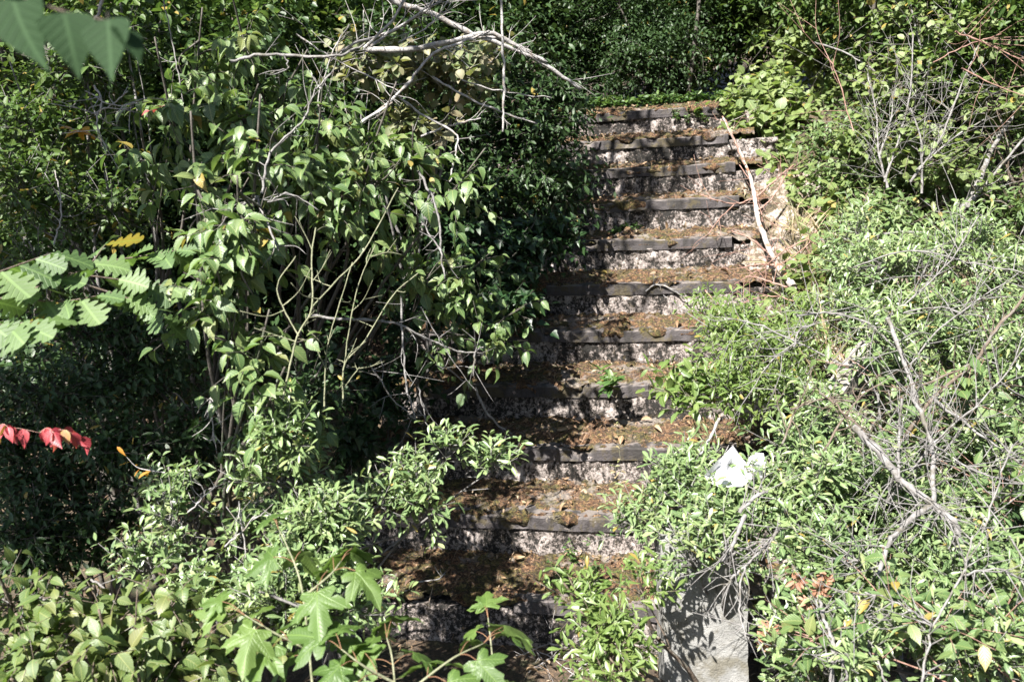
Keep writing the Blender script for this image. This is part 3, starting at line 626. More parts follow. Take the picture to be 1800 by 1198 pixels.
shrub('ivy', 'low dark ivy around the dim lower end of the steps', 'ivy', (-1.6, .6), [B(660, 690, 3.9, 50, 60, .15, 50), B(610, 770, 3.7, 50, 50, .15, 60), B(560, 640, 3.8, 80, 80, .2, 70), B(720, 640, 4.1, 40, 30, .12, 30)], 'ivy', 'ivy', .045, 'dark', r=.005, **IV)
# privet-like shrubs, left of the steps
PV = dict(style='ros', nl=11, shoot=.10, hang=.05, up=.7, droop=.02, sunb=.5, curl=.3, fold=.35, spread=.8, tr=.0013)
shrub('privet_shrub', 'grey green privet mound beside the lower steps above the maple sapling', 'shrub', (-1.35, -.35), [B(505, 775, 2.43, 63, 45, .15, 79), B(485, 845, 2.43, 81, 54, .2, 93), B(565, 935, 2.38, 81, 54, .18, 146), B(545, 1005, 2.34, 99, 54, .2, 146), B(585, 1075, 2.25, 72, 45, .18, 106), B(505, 1055, 2.16, 54, 45, .15, 66)], 'narrow', 'privet', .037, 'grey', **PV)
shrub('privet_shrub', 'bright privet sprigs growing out over the second and third steps from the bottom', 'shrub', (-1.5, -.25), [B(785, 800, 2.77, 45, 31, .1, 17), B(865, 825, 2.77, 49, 22, .1, 17), B(725, 850, 2.68, 49, 36, .12, 26), B(745, 890, 2.63, 45, 27, .1, 20), B(675, 880, 2.63, 45, 36, .12, 22)], 'narrow', 'privet', .040, 'grey', r=.005, **PV)
shrub('privet_shrub', 'small leaved privet in half shade left of the maple sapling', 'shrub', (-1.7, -.6), [B(310, 920, 2.50, 70, 50, .15, 35), B(270, 1000, 2.45, 60, 40, .15, 38), B(370, 1050, 2.30, 70, 35, .12, 54), B(300, 870, 2.60, 50, 40, .15, 22), B(440, 940, 2.50, 60, 60, .15, 35), B(470, 1090, 2.20, 80, 35, .12, 54)], 'oblong', 'privet', .030, 'grey', **PV)
DK = dict(style='alt', nl=9, shoot=.14, hang=.25, up=.3, sunb=.4, curl=.25, tr=.0013)
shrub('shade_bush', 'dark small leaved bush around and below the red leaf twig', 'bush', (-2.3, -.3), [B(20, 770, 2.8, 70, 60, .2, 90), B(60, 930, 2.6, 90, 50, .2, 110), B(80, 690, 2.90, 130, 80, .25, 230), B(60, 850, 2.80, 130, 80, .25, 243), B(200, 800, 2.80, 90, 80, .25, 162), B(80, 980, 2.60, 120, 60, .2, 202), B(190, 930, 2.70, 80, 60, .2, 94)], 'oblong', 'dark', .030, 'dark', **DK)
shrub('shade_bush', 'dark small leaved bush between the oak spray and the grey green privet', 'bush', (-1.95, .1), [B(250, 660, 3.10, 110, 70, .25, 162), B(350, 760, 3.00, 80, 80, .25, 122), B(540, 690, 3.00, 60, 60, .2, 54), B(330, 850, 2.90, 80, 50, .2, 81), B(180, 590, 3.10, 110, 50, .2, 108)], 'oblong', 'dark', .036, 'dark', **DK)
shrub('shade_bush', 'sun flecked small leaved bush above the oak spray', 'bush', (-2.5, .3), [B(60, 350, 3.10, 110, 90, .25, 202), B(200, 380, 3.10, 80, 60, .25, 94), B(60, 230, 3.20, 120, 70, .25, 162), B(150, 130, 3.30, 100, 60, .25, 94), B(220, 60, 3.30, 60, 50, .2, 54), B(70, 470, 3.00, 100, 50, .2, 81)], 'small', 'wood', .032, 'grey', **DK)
# pale leaves under the dead boughs
shrub('withered_shrub', 'withered shrub with pale dry leaves under the thick dead boughs', 'shrub', (-1.5, 1.1), [B(700, 125, 3.9, 90, 30, .2, 36), B(800, 140, 3.95, 80, 30, .2, 36), B(760, 220, 3.9, 80, 40, .2, 30), B(640, 100, 3.9, 60, 30, .2, 20), B(850, 110, 4.0, 50, 40, .2, 18)], 'round', 'pale', .052, 'grey', style='opp', nl=7, shoot=.16, hang=.4, tr=.0016)
# lime green shrub above the rubble
HZ = dict(style='alt', nl=7, shoot=.20, hang=.35, up=.3, sunb=.9, curl=.25, fold=.15, tr=.0018)
shrub('lime_shrub', 'lime green round leaved shrub lit beside the two topmost steps', 'shrub', (.55, 3.4), [B(1350, 190, 6.30, 70, 60, .3, 90), B(1300, 205, 6.20, 40, 25, .2, 24), B(1400, 230, 6.00, 60, 50, .3, 60), B(1420, 300, 5.80, 60, 40, .25, 39), B(1350, 150, 6.50, 60, 30, .3, 36), B(1370, 275, 5.90, 40, 30, .2, 24), B(1330, 215, 6.00, 70, 40, .25, 45), B(1460, 200, 6.20, 50, 40, .25, 36), B(1290, 195, 6.10, 30, 20, .15, 15)], 'round', 'hazel', .066, 'brown', **HZ)
shrub('lime_shrub', 'tall lime green shrub in the wood behind the two topmost steps', 'shrub', (1.0, 4.6), [B(1440, 90, 7.20, 90, 60, .4, 112), B(1550, 60, 7.20, 90, 60, .4, 96), B(1390, 40, 7.60, 80, 50, .4, 74), B(1500, 150, 7.00, 70, 50, .3, 64), B(1640, 30, 7.20, 70, 40, .4, 48), B(1560, 150, 6.80, 60, 60, .3, 42)], 'round', 'hazel', .066, 'brown', **HZ)
# the big privet and blackthorn mass
PR = dict(style='ros', nl=12, shoot=.12, hang=.05, up=.6, droop=.03, sunb=.6, curl=.3, fold=.35, spread=.85, tr=.0014)
mass = [
 ('big privet on the bank beside the rubble with its top against the leaning grey branch', (1.5, 1.0), [B(1700, 450, 3.70, 120, 70, .3, 212), B(1590, 470, 3.70, 100, 60, .3, 155), B(1500, 420, 4.00, 60, 60, .25, 56), B(1780, 530, 3.50, 80, 90, .3, 155)], .041),
 ('privet above the upper end of the timber rail', (1.2, .7), [B(1640, 590, 3.40, 130, 80, .3, 226), B(1520, 560, 3.60, 60, 50, .2, 65), B(1740, 660, 3.20, 100, 90, .3, 184)], .040),
 ('privet behind the thick forked grey bough', (1.25, .1), [B(1650, 760, 3.00, 110, 80, .25, 197), B(1760, 820, 2.80, 90, 90, .25, 169), B(1580, 680, 3.20, 60, 60, .2, 71)], .040),
 ('privet under the fork of the thick grey bough', (.95, -.3), [B(1520, 880, 2.70, 100, 80, .22, 169), B(1640, 940, 2.60, 100, 80, .22, 155), B(1490, 790, 2.90, 50, 60, .2, 50)], .037),
 ('nearest privet in the low sunny corner', (1.0, -1.0), [B(1720, 1020, 2.40, 110, 80, .22, 155), B(1700, 1150, 2.20, 120, 60, .2, 128), B(1580, 1120, 2.25, 70, 60, .18, 71)], .040),
 ('privet between the concrete post and the brown flower heads', (.55, -.75), [B(1420, 980, 2.45, 60, 60, .15, 62), B(1480, 1030, 2.40, 80, 60, .18, 85), B(1410, 1150, 2.25, 70, 60, .16, 85), B(1500, 1140, 2.20, 60, 50, .15, 50)], .040),
 ('privet covering the lower part of the timber rail', (.5, -.1), [B(1450, 740, 2.75, 60, 40, .1, 40), B(1540, 610, 3.00, 50, 40, .1, 36), B(1430, 870, 2.60, 60, 60, .15, 76), B(1400, 800, 2.75, 50, 40, .14, 37), B(1390, 930, 2.55, 40, 50, .12, 37)], .037),
 ('yellow green privet spreading over the ends of the middle steps', (.4, .9), [B(1290, 580, 3.60, 60, 40, .2, 76), B(1350, 620, 3.50, 90, 70, .25, 169), B(1290, 680, 3.35, 70, 50, .2, 113), B(1260, 560, 3.80, 40, 25, .15, 30), B(1400, 700, 3.20, 70, 50, .2, 85), B(1430, 580, 3.70, 60, 40, .2, 71)], .037),
 ('low privet over the ends of the lower steps around the white scraps', (.15, -.05), [B(1208, 845, 2.80, 55, 36, .15, 64), B(1268, 890, 2.70, 64, 41, .15, 96), B(1198, 890, 2.75, 55, 36, .15, 64), B(1338, 880, 2.65, 46, 27, .12, 45), B(1128, 930, 2.75, 46, 32, .12, 40), B(1258, 950, 2.55, 64, 36, .12, 64), B(1278, 990, 2.45, 46, 23, .08, 24), B(1218, 990, 2.45, 36, 27, .08, 24), B(1408, 865, 2.75, 36, 20, .12, 20)], .036),
]
for i, (lab, root, bl, L) in enumerate(mass):
    shrub('privet_shrub', lab, 'shrub', root, bl, 'narrow', 'privet_yellow' if 'yellow' in lab else 'privet', L, 'grey', 'privet shrubs right of the steps', **PR)
shrub('privet_shrub', 'yellow green privet at the foot of the concrete post', 'shrub', (-.12, -.55), [B(1050, 1103, 2.45, 34, 25, .14, 32), B(1070, 1153, 2.40, 28, 22, .12, 26), B(1020, 1063, 2.50, 17, 17, .1, 10), B(1070, 1203, 2.35, 28, 22, .12, 18), B(1130, 1043, 2.45, 17, 22, .1, 10)], 'narrow', 'privet_yellow', .040, 'brown', **PR)
shrub('privet_shrub', 'small yellow green seedling shrub on the edge of the fourth step up', 'shrub', (-.15, .95), [B(1195, 690, 3.3, 30, 25, .08, 12), B(1215, 720, 3.25, 20, 25, .08, 10), B(1210, 660, 3.4, 22, 18, .07, 6)], 'oblong', 'privet_yellow', .055, 'green', r=.003, style='opp', nl=8, shoot=.14, hang=.2, up=.6)
BR = dict(style='alt', nl=6, shoot=.16, hang=.4, up=.4, sunb=.8, curl=.3, fold=.2, tr=.0014)
shrub('bramble', 'bramble with broad leaves straggling over the nearest privet in the low corner', 'bramble', (.95, -1.1), [B(1650, 1090, 2.12, 60, 40, .1, 12), B(1560, 1060, 2.2, 40, 30, .1, 8), B(1760, 1090, 2.1, 40, 50, .1, 9), B(1430, 1120, 2.15, 40, 40, .1, 8)], 'ovate', 'dogwood', .046, 'red', r=.003, **BR)
shrub('bramble', 'bramble with broad leaves straggling through the privet above the forked grey bough', 'bramble', (1.3, -.2), [B(1700, 700, 2.8, 60, 50, .1, 12), B(1600, 780, 2.7, 40, 40, .1, 9), B(1770, 880, 2.55, 40, 50, .1, 9), B(1540, 660, 3.0, 40, 30, .1, 7)], 'ovate', 'dogwood', .050, 'red', r=.003, **BR)
shrub('bank_bush', 'sunlit yellow green bush woven through the bare grey shrub', 'bush', (1.5, 2.0), [B(1560, 150, 4.7, 70, 60, .2, 40), B(1690, 90, 4.7, 80, 60, .2, 44), B(1600, 260, 4.6, 60, 50, .2, 36), B(1750, 190, 4.5, 70, 60, .2, 36), B(1490, 280, 4.9, 50, 40, .2, 26), B(1680, 300, 4.5, 60, 40, .2, 30), B(1600, 40, 5.0, 80, 40, .2, 36)], 'round', 'hazel', .044, 'brown', r=.005, **HZ)
# understorey on the right bank
RB = dict(style='alt', nl=9, shoot=.18, hang=.3, up=.35, sunb=.6, curl=.25, tr=.0015)
shrub('bank_bush', 'bush of soft green leaves at the foot of the bare grey shrub', 'bush', (1.4, 2.3), [B(1530, 230, 5.3, 60, 60, .3, 60), B(1700, 280, 4.9, 90, 60, .3, 70), B(1480, 260, 5.18, 80, 60, .3, 147), B(1560, 330, 4.99, 90, 60, .3, 189), B(1480, 330, 4.99, 60, 40, .25, 84), B(1660, 330, 4.80, 100, 60, .3, 189), B(1770, 380, 4.61, 70, 60, .3, 126), B(1620, 220, 5.28, 100, 60, .3, 147), B(1750, 230, 5.18, 90, 80, .3, 147), B(1560, 400, 4.51, 80, 40, .25, 126)], 'oblong', 'dogwood', .048, 'brown', **RB)
shrub('bramble', 'bramble with rounded leaves on the dry grass beside the rubble', 'bramble', (.95, 1.7), [B(1400, 330, 5.2, 50, 30, .12, 22), B(1360, 300, 5.5, 40, 25, .12, 14), B(1500, 400, 4.7, 50, 30, .12, 18), B(1440, 370, 4.90, 40, 25, .12, 18), B(1470, 470, 4.40, 50, 40, .15, 24), B(1520, 520, 4.10, 50, 40, .15, 24), B(1410, 510, 4.30, 40, 25, .12, 21), B(1540, 300, 5.20, 40, 40, .15, 21)], 'round', 'hazel', .055, 'red', r=.004, **HZ)
shrub('understorey_bush', 'leafy undergrowth bush low down behind the nearest privet', 'bush', (1.3, -.6), [B(1640, 1060, 2.6, 110, 70, .2, 110), B(1560, 1000, 2.7, 80, 80, .2, 80), B(1760, 920, 2.7, 70, 80, .2, 90), B(1500, 1160, 2.4, 80, 50, .15, 50)], 'oblong', 'dark', .036, 'dark', **DK)
# ---------------------------------------------------------------- near twigs: birch, oak, red leaves, maple
o = empty('birch_twig', at(-60, -60, .74), 'blurred birch twig with four hanging toothed leaves close overhead', 'twig')
tw, lf = MB(), MB(); rg = seed('birch')
tube(tw, smooth_path([at(-60, -60, .74), at(40, -5, .75), at(118, 22, .76), at(200, 40, .77), at(222, 55, .77)], 6), .0016, .0008, 6)
for (bx, by), (tx, ty), L, wd, nv in (((22, -8), (52, 128), .064, 1., -.25), ((112, 22), (138, 132), .052, .95, .35), ((190, 34), (198, 142), .050, .95, -.1), ((212, 50), (250, 108), .032, .6, 1.6)):
    d = .755; a, b = at(bx, by, d), at(tx, ty, d-.01)
    N = -FW*1 + RT*nv + UP*.35
    leaves(lf, a[None], (b-a)[None], N[None], np.array([np.linalg.norm(b-a)]), 'birch', rg, .22, .2, 0, rnd=np.array([.5]))
    tube(tw, [a+(a-b)*.12, a+(b-a)*.03], .0007, .0006, 4)
tw.build('stem', BM['brown'], o); lf.build('foliage', LM['birch'], o)

def spray(name, label, cat, paths, kind, mat, L, bark, r=.003, per=7, hang=.3, opp=False, sunb=.7, out=.9, curl=.3, fold=.2, tip=True, group=None, up=1., pet=None):
    """a leafy branch: pixel polylines with depths, leaves set along each"""
    rng = seed(label); o = None; tw, lf = MB(), MB(); pt = MB()
    for pl in paths:
        P = smooth_path([at(*p) for p in pl], 6)
        if o is None: o = empty(name, P[0], label, cat, group)
        tube(tw, P, r, r*.35, 6)
        n = len(P); T = nrm(np.gradient(P, axis=0))
        k = per; idx = np.linspace(n*.25, n-1, k)
        for m_, f in enumerate(idx):
            i = min(int(f), n-2); p = P[i]+(P[i+1]-P[i])*(f-i)
            for sgn in ((1, -1) if opp else ((1,) if m_ % 2 else (-1,))):
                sd = nrm(np.cross(T[i], UP*.2+np.array([0, 0, 1.])))*sgn
                A = T[i]*.55 + sd*out*(.7+.5*rng.random()) + np.array([0, 0, -hang]) + .22*rng.standard_normal(3)
                if tip and m_ == k-1: A = T[i]+.2*rng.standard_normal(3)+np.array([0, 0, -hang*.7])
                N = np.array([0, 0, up])+SUN*sunb+.3*rng.standard_normal(3)
                q = p; ll = L*(.7+.5*rng.random())
                if pet:
                    pl_ = L*pet*(.5+.6*rng.random()); q = p+nrm(A*np.array([1, 1, .3])+np.array([0, 0, .35]))*pl_
                    pt = MB(); tube(pt, smooth_path([p, (p+q)/2+np.array([0, 0, .12*pl_]), q], 3), .0009, .0007, 5); pt.build('leaf_stalk', BM['petiole'], o)
                leaves(lf, q[None], A[None], N[None], np.array([ll]), kind, rng, curl, fold, .1)
    tw.build('stem', BM[bark], o); lf.build('foliage', LM[mat], o)
    return o
spray('oak_branch', 'sunlit oak branch with lobed leaves reaching in at the edge', 'branch', [[(-160, 560, 1.85), (-20, 530, 1.95), (80, 500, 2.0), (150, 470, 2.05), (185, 430, 2.1)], [(20, 520, 1.98), (100, 530, 2.0), (170, 520, 2.02)], [(-60, 500, 1.9), (20, 470, 1.95), (90, 445, 2.0)], [(-80, 560, 1.85), (0, 570, 1.9), (60, 565, 1.92)]], 'oak', 'oak', .088, 'brown', per=8, hang=.4, curl=.2, fold=.1, sunb=1.7, up=.2)
spray('oak_branch', 'shadier oak branch with lobed leaves behind the sunlit one', 'branch', [[(120, 480, 2.3), (200, 490, 2.35), (270, 500, 2.4), (330, 500, 2.4)], [(150, 500, 2.3), (240, 530, 2.35), (290, 560, 2.35)], [(180, 460, 2.35), (250, 450, 2.4), (310, 440, 2.4)]], 'oak', 'oak', .080, 'brown', per=8, hang=.3, sunb=1.5, up=.2)
spray('red_leaf_twig', 'dogwood twig turned bright red against the dark bush', 'twig', [[(-60, 770, 1.95), (0, 752, 1.98), (30, 752, 2.0), (70, 760, 2.0)], [(70, 760, 2.0), (82, 752, 2.0), (95, 760, 1.98)], [(70, 760, 2.0), (110, 755, 2.0), (140, 768, 2.02)], [(-10, 752, 1.98), (5, 745, 1.97), (14, 750, 1.95)]], 'ovate', 'red', .040, 'red', r=.0012, per=4, hang=1.3, opp=True, out=.75, sunb=.3, curl=.7, fold=.5)
spray('yellow_twig', 'twig of yellow leaves in front of the slim dark trunks', 'twig', [[(175, 245, 2.6), (150, 232, 2.6), (128, 228, 2.6)]], 'oblong', 'yellow', .045, 'grey', r=.0012, per=6, hang=.1, opp=True)
spray('yellow_twig', 'bent twig ending in orange and yellow leaves below the pale shoots', 'twig', [[(290, 830, 2.3), (262, 826, 2.3), (240, 820, 2.3), (222, 802, 2.3)]], 'narrow', 'yellow', .035, 'pale', r=.0018, per=6, hang=.5)
spray('crimson_twig', 'small crimson leaves on a red stalk beside the upper dogwood', 'twig', [[(290, 185, 2.3), (278, 190, 2.3), (262, 195, 2.3)]], 'ovate', 'red', .020, 'red', r=.001, per=3, hang=.3)
MP = dict(opp=True, hang=.85, sunb=.8, curl=.3, fold=.1, out=.9, pet=.55, up=.9)
spray('maple_sapling', 'maple sapling with large drooping leaves and red stalks below the privet mound', 'sapling', [[(560, 1330, 1.7), (545, 1160, 1.72), (530, 1030, 1.75), (505, 960, 1.8), (490, 930, 1.85)], [(540, 1140, 1.72), (480, 1110, 1.7), (430, 1080, 1.7)], [(532, 1050, 1.75), (580, 1010, 1.72), (600, 985, 1.75)]], 'maple', 'maple', .088, 'green', r=.003, per=3, **MP)
spray('maple_sapling', 'low maple sapling with broad leaves in front of the dry twigs', 'sapling', [[(720, 1400, 1.6), (700, 1260, 1.62), (690, 1160, 1.65), (680, 1120, 1.68)], [(700, 1230, 1.63), (790, 1160, 1.66), (850, 1130, 1.7)], [(695, 1200, 1.64), (640, 1170, 1.62), (600, 1140, 1.62)]], 'maple', 'maple', .088, 'green', r=.003, per=3, **MP)
spray('maple_sapling', 'thin maple shoot rising in front of the lowest step', 'sapling', [[(880, 1320, 1.9), (870, 1200, 1.92), (862, 1120, 1.95), (858, 1085, 1.97)]], 'maple', 'maple', .075, 'green', r=.003, per=3, **MP)

# ---------------------------------------------------------------- dead branches
branch('thick pale dead bough sloping down across the top of the dark bush', [([(560, -60, 3.5), (700, 5, 3.55), (755, 22, 3.6), (830, 60, 3.65), (900, 85, 3.7), (960, 115, 3.75), (1020, 157, 3.8)], .013, .007), ([(640, 87, 3.5), (720, 86, 3.52), (800, 72, 3.6), (860, 58, 3.65), (905, 80, 3.7), (960, 110, 3.74)], .012, .007), ([(850, 62, 3.68), (895, 73, 3.7), (935, 92, 3.72)], .006, .004)], n=16, ln=.12)
branch('forked dead bough rising from beside the dogwood to meet the thick pale bough', [([(520, 320, 3.2), (600, 240, 3.25), (660, 200, 3.3), (715, 150, 3.35), (760, 95, 3.4), (830, 68, 3.45), (860, 55, 3.5)], .0065, .005), ([(600, 90, 3.3), (640, 70, 3.35), (680, 58, 3.4), (745, 18, 3.4), (790, -30, 3.4)], .005, .004), ([(650, 82, 3.35), (690, 55, 3.4), (750, 18, 3.42), (800, -15, 3.45)], .006, .004), ([(640, 85, 3.3), (690, 35, 3.3), (720, -20, 3.3)], .006, .004), ([(700, 75, 3.35), (755, 45, 3.38), (790, 0, 3.4)], .003, .002), ([(600, 250, 3.3), (560, 190, 3.3), (575, 120, 3.3), (600, 60, 3.3)], .003, .002), ([(690, 180, 3.3), (640, 215, 3.3), (615, 235, 3.3)], .003, .002), ([(520, 60, 3.2), (580, 100, 3.25), (640, 130, 3.3), (700, 160, 3.3)], .003, .002)], n=16, ln=.16)
branch('straight dead stick hanging down beside the thick pale bough', [([(880, -60, 3.4), (882, 20, 3.42), (885, 110, 3.44), (886, 180, 3.45), (884, 232, 3.46)], .006, .004)], bark='pale', n=2, ln=.05)
branch('thin dead rod running down behind the hanging stick', [([(760, 135, 3.6), (820, 170, 3.62), (890, 200, 3.66), (945, 218, 3.7)], .005, .003), ([(810, 140, 3.6), (880, 160, 3.65), (970, 172, 3.7)], .003, .002)], n=5, ln=.06)
branch('crooked dead branch reaching over the pale dry leaves', [([(740, 240, 3.5), (790, 222, 3.5), (845, 208, 3.5)], .0045, .003), ([(690, 160, 3.4), (740, 200, 3.45), (800, 235, 3.45), (802, 260, 3.4), (795, 300, 3.4), (790, 320, 3.4)], .0045, .003)], n=7, ln=.07)
branch('grey dead twig with side spurs across the upper dogwood', [([(405, 108, 2.5), (455, 96, 2.5), (520, 97, 2.5), (590, 100, 2.5), (640, 78, 2.55)], .0045, .003), ([(500, 97, 2.5), (505, 118, 2.5), (475, 130, 2.5)], .0022, .0015)], bark='grey', n=6, ln=.09)
branch('grey dead limb arching through the spreading dogwood', [([(460, 340, 2.5), (475, 270, 2.5), (530, 215, 2.5), (555, 160, 2.5), (580, 130, 2.5)], .0038, .002), ([(455, 345, 2.5), (410, 370, 2.4), (385, 400, 2.4)], .0035, .002), ([(450, 345, 2.5), (470, 390, 2.45), (490, 440, 2.4)], .0035, .002), ([(470, 355, 2.4), (510, 340, 2.4), (560, 370, 2.4)], .0022, .0015)], bark='grey', n=12, ln=.13)
branch('blue grey dead shoot hanging beside the spreading dogwood', [([(735, 300, 2.9), (760, 345, 2.9), (772, 390, 2.9), (775, 440, 2.9), (782, 490, 2.9)], .0042, .003), ([(775, 440, 2.9), (740, 390, 2.9)], .003, .002)], bark='grey', n=8, ln=.09)
branch('white dead twigs knotted together beside the slim trunks', [([(165, 150, 2.5), (180, 180, 2.5), (170, 205, 2.5), (172, 235, 2.5)], .003, .0018), ([(180, 0, 2.4), (170, 30, 2.4), (155, 52, 2.4)], .0045, .003), ([(150, 160, 2.5), (200, 185, 2.5), (245, 182, 2.5)], .002, .0015), ([(160, 200, 2.5), (195, 185, 2.5), (225, 160, 2.5)], .0022, .0015)], n=9, ln=.1)
branch('thin upright grey stem hanging in the thicket beside the birch leaves', [([(285, -10, 2.9), (300, 60, 2.9), (312, 120, 2.9), (322, 180, 2.9)], .0022, .0018)], bark='grey', n=2, ln=.06)
branch('thin white stem rising in the thicket behind the oak spray', [([(95, 430, 2.9), (108, 380, 2.9), (105, 340, 2.9), (97, 300, 2.9)], .003, .002)], n=4, ln=.1)
branch('pale green forked shoot rising among the drooping dogwood leaves', [([(497, 700, 2.3), (515, 620, 2.3), (525, 585, 2.3), (548, 540, 2.3), (548, 450, 2.32), (555, 400, 2.34)], .0042, .0025), ([(548, 540, 2.3), (590, 495, 2.32), (640, 440, 2.35), (700, 330, 2.4)], .0032, .002), ([(525, 590, 2.3), (500, 545, 2.3), (488, 500, 2.3), (520, 450, 2.3)], .0028, .002)], bark='green', name='young_shoot', cat='shoot', n=6, ln=.08)
branch('pale green shoot with a wide fork beside the shaded lower steps', [([(603, 700, 2.5), (606, 640, 2.5), (640, 600, 2.52), (690, 520, 2.55), (735, 480, 2.6)], .0036, .002), ([(606, 640, 2.5), (612, 590, 2.5), (630, 500, 2.5), (660, 430, 2.5)], .0028, .0018), ([(570, 720, 2.5), (572, 650, 2.5), (580, 590, 2.5), (620, 460, 2.5)], .0032, .002), ([(606, 680, 2.5), (620, 660, 2.5), (632, 645, 2.5)], .002, .0014), ([(572, 648, 2.5), (556, 610, 2.5), (545, 575, 2.5)], .0022, .0015)], bark='green', name='young_shoot', cat='shoot', n=6, ln=.07)
branch('grey arched branch leaning over the shaded ends of the lower steps', [([(540, 555, 3.0), (640, 562, 3.05), (700, 570, 3.1), (760, 600, 3.15), (820, 620, 3.2), (850, 610, 3.2)], .0052, .003), ([(835, 620, 3.2), (832, 660, 3.2)], .004, .003)], bark='grey', n=8, ln=.12)
branch('bare grey stick propped against the fourth riser from the bottom', [([(835, 680, 4.0), (850, 715, 4.02), (870, 740, 4.05), (895, 762, dep(on_tread(895, 762, 2, .01)))], .0058, .0042), ([(740, 610, 3.8), (790, 650, 3.9), (835, 685, 4.0)], .0036, .003)], bark='pale', n=4, ln=.09)
branch('hanging grey vine stems over the dim lower end of the steps', [([(705, 520, 3.1), (708, 600, 3.1), (715, 680, 3.1), (730, 735, 3.1)], .0035, .003), ([(650, 640, 3.0), (690, 700, 3.05), (740, 745, 3.1)], .003, .002), ([(735, 680, 3.15), (745, 720, 3.15), (748, 740, 3.15)], .0025, .002), ([(740, 540, 3.1), (800, 640, 3.15), (840, 690, 3.2)], .002, .0015)], bark='grey', n=9, ln=.14)
branch('blue grey bent stick standing upright on the dim end of the second step up', [([(677, 895, dep(on_tread(677, 895, 1, 0.))), (682, 850, 3.72), (680, 800, 3.72)], .004, .003)], bark='grey', n=1, ln=.03)
branch('brown sticks lying across the ground above the yellowing leaves', [([(-40, 1030, 2.1), (30, 1065, 2.1), (90, 1085, 2.1), (130, 1115, 2.1)], .0035, .002), ([(40, 1035, 2.15), (90, 1060, 2.15), (130, 1082, 2.15)], .003, .002), ([(200, 1072, 2.1), (260, 1076, 2.1), (310, 1075, 2.1)], .0035, .0025), ([(160, 1018, 2.3), (185, 1035, 2.25), (210, 1072, 2.2)], .003, .002)], bark='grey', n=8, ln=.08)
branch('thin grey spiny twigs in front of the dark hollow', [([(370, 690, 2.5), (372, 730, 2.5), (378, 780, 2.5)], .0022, .0015), ([(330, 900, 2.4), (360, 870, 2.4), (400, 840, 2.4)], .0022, .0015), ([(395, 960, 2.3), (430, 930, 2.3), (450, 900, 2.3)], .0022, .0015), ([(420, 880, 2.3), (430, 960, 2.3), (440, 1030, 2.3)], .002, .0015)], bark='pale', n=16, ln=.06)
branch('slim brown stem standing beside the grey green privet mound', [([(535, 1000, 2.4), (525, 900, 2.4), (515, 840, 2.45), (505, 800, 2.5)], .0045, .0025), ([(515, 850, 2.4), (480, 810, 2.4), (440, 850, 2.35)], .003, .002)], bark='brown', n=10, ln=.1)
branch('dead branched twig lying at the foot of the lowest step', [([(870, 1062, dep(on_tread(870, 1062, -1))), (915, 1085, dep(on_tread(915, 1085, -1))), (945, 1115, dep(on_tread(945, 1115, -1))), (965, 1130, dep(on_tread(965, 1130, -1))), (1000, 1140, dep(on_tread(1000, 1140, -1))), (1040, 1168, dep(on_tread(1040, 1168, -1)))], .0045, .003), ([(965, 1130, dep(on_tread(965, 1130, -1))), (940, 1140, dep(on_tread(940, 1140, -1))), (920, 1150, dep(on_tread(920, 1150, -1)))], .003, .002), ([(690, 1060, dep(on_tread(690, 1060, -1))), (770, 1066, dep(on_tread(770, 1066, -1))), (866, 1062, dep(on_tread(866, 1062, -1)))], .003, .002)], bark='pale', n=8, ln=.06)
branch('small dead twig lying on the lowest tread', [([(735, 1022, dep(on_tread(735, 1022, 0))), (770, 1018, dep(on_tread(770, 1018, 0))), (785, 1005, dep(on_tread(785, 1005, 0)))], .003, .002)], bark='pale', n=3, ln=.04)
branch('fallen white branch with peeling bark leaning over the ends of the upper steps', [([(1395, 505, 4.2), (1360, 455, 4.45), (1335, 390, 4.75), (1322, 325, 5.0), (1305, 275, 5.3), (1270, 205, 5.6)], .017, .005), ([(1310, 290, 5.2), (1290, 245, 5.3), (1275, 210, 5.4)], .005, .004), ([(1330, 345, 4.9), (1365, 315, 4.9), (1395, 290, 4.95)], .006, .004), ([(1332, 370, 4.8), (1360, 345, 4.8), (1385, 300, 4.85)], .005, .003), ([(1322, 350, 4.9), (1290, 358, 4.9), (1255, 350, 4.9), (1230, 340, 4.95)], .005, .002), ([(1345, 440, 4.5), (1320, 420, 4.5), (1285, 405, 4.6)], .006, .004), ([(1360, 465, 4.4), (1330, 465, 4.4), (1300, 472, 4.45)], .006, .003), ([(1385, 505, 4.2), (1340, 490, 4.3), (1310, 485, 4.3)], .005, .003), ([(1290, 360, 4.9), (1260, 390, 4.8), (1240, 420, 4.8)], .003, .002)], bark='birch', bark2='red', n=8, ln=.2, tr=.0018)
branch('reddish dead brushwood spread over the rubble below the fallen white branch', [([(1420, 420, 4.4), (1380, 440, 4.4), (1340, 470, 4.4), (1290, 500, 4.4)], .004, .002), ([(1440, 400, 4.5), (1410, 440, 4.4), (1360, 470, 4.4)], .004, .002), ([(1400, 530, 4.1), (1350, 520, 4.2), (1300, 535, 4.2)], .004, .002), ([(1240, 510, 4.3), (1265, 540, 4.2), (1290, 560, 4.1)], .004, .002), ([(1300, 290, 5.2), (1330, 340, 5.0), (1340, 390, 4.8)], .003, .002)], bark='red', n=16, ln=.25)
branch('pale dead stick arched over the sixth riser from the bottom', [([(1135, 512, dep(on_riser(1135, 512, 5))), (1155, 500, dep(on_riser(1155, 500, 5))), (1185, 510, dep(on_riser(1185, 510, 5))), (1215, 535, dep(on_riser(1215, 535, 5)))], .005, .003), ([(1175, 560, dep(on_riser(1175, 560, 5))), (1200, 555, dep(on_riser(1200, 555, 5))), (1225, 548, dep(on_riser(1225, 548, 5)))], .003, .002)], n=5, ln=.08)
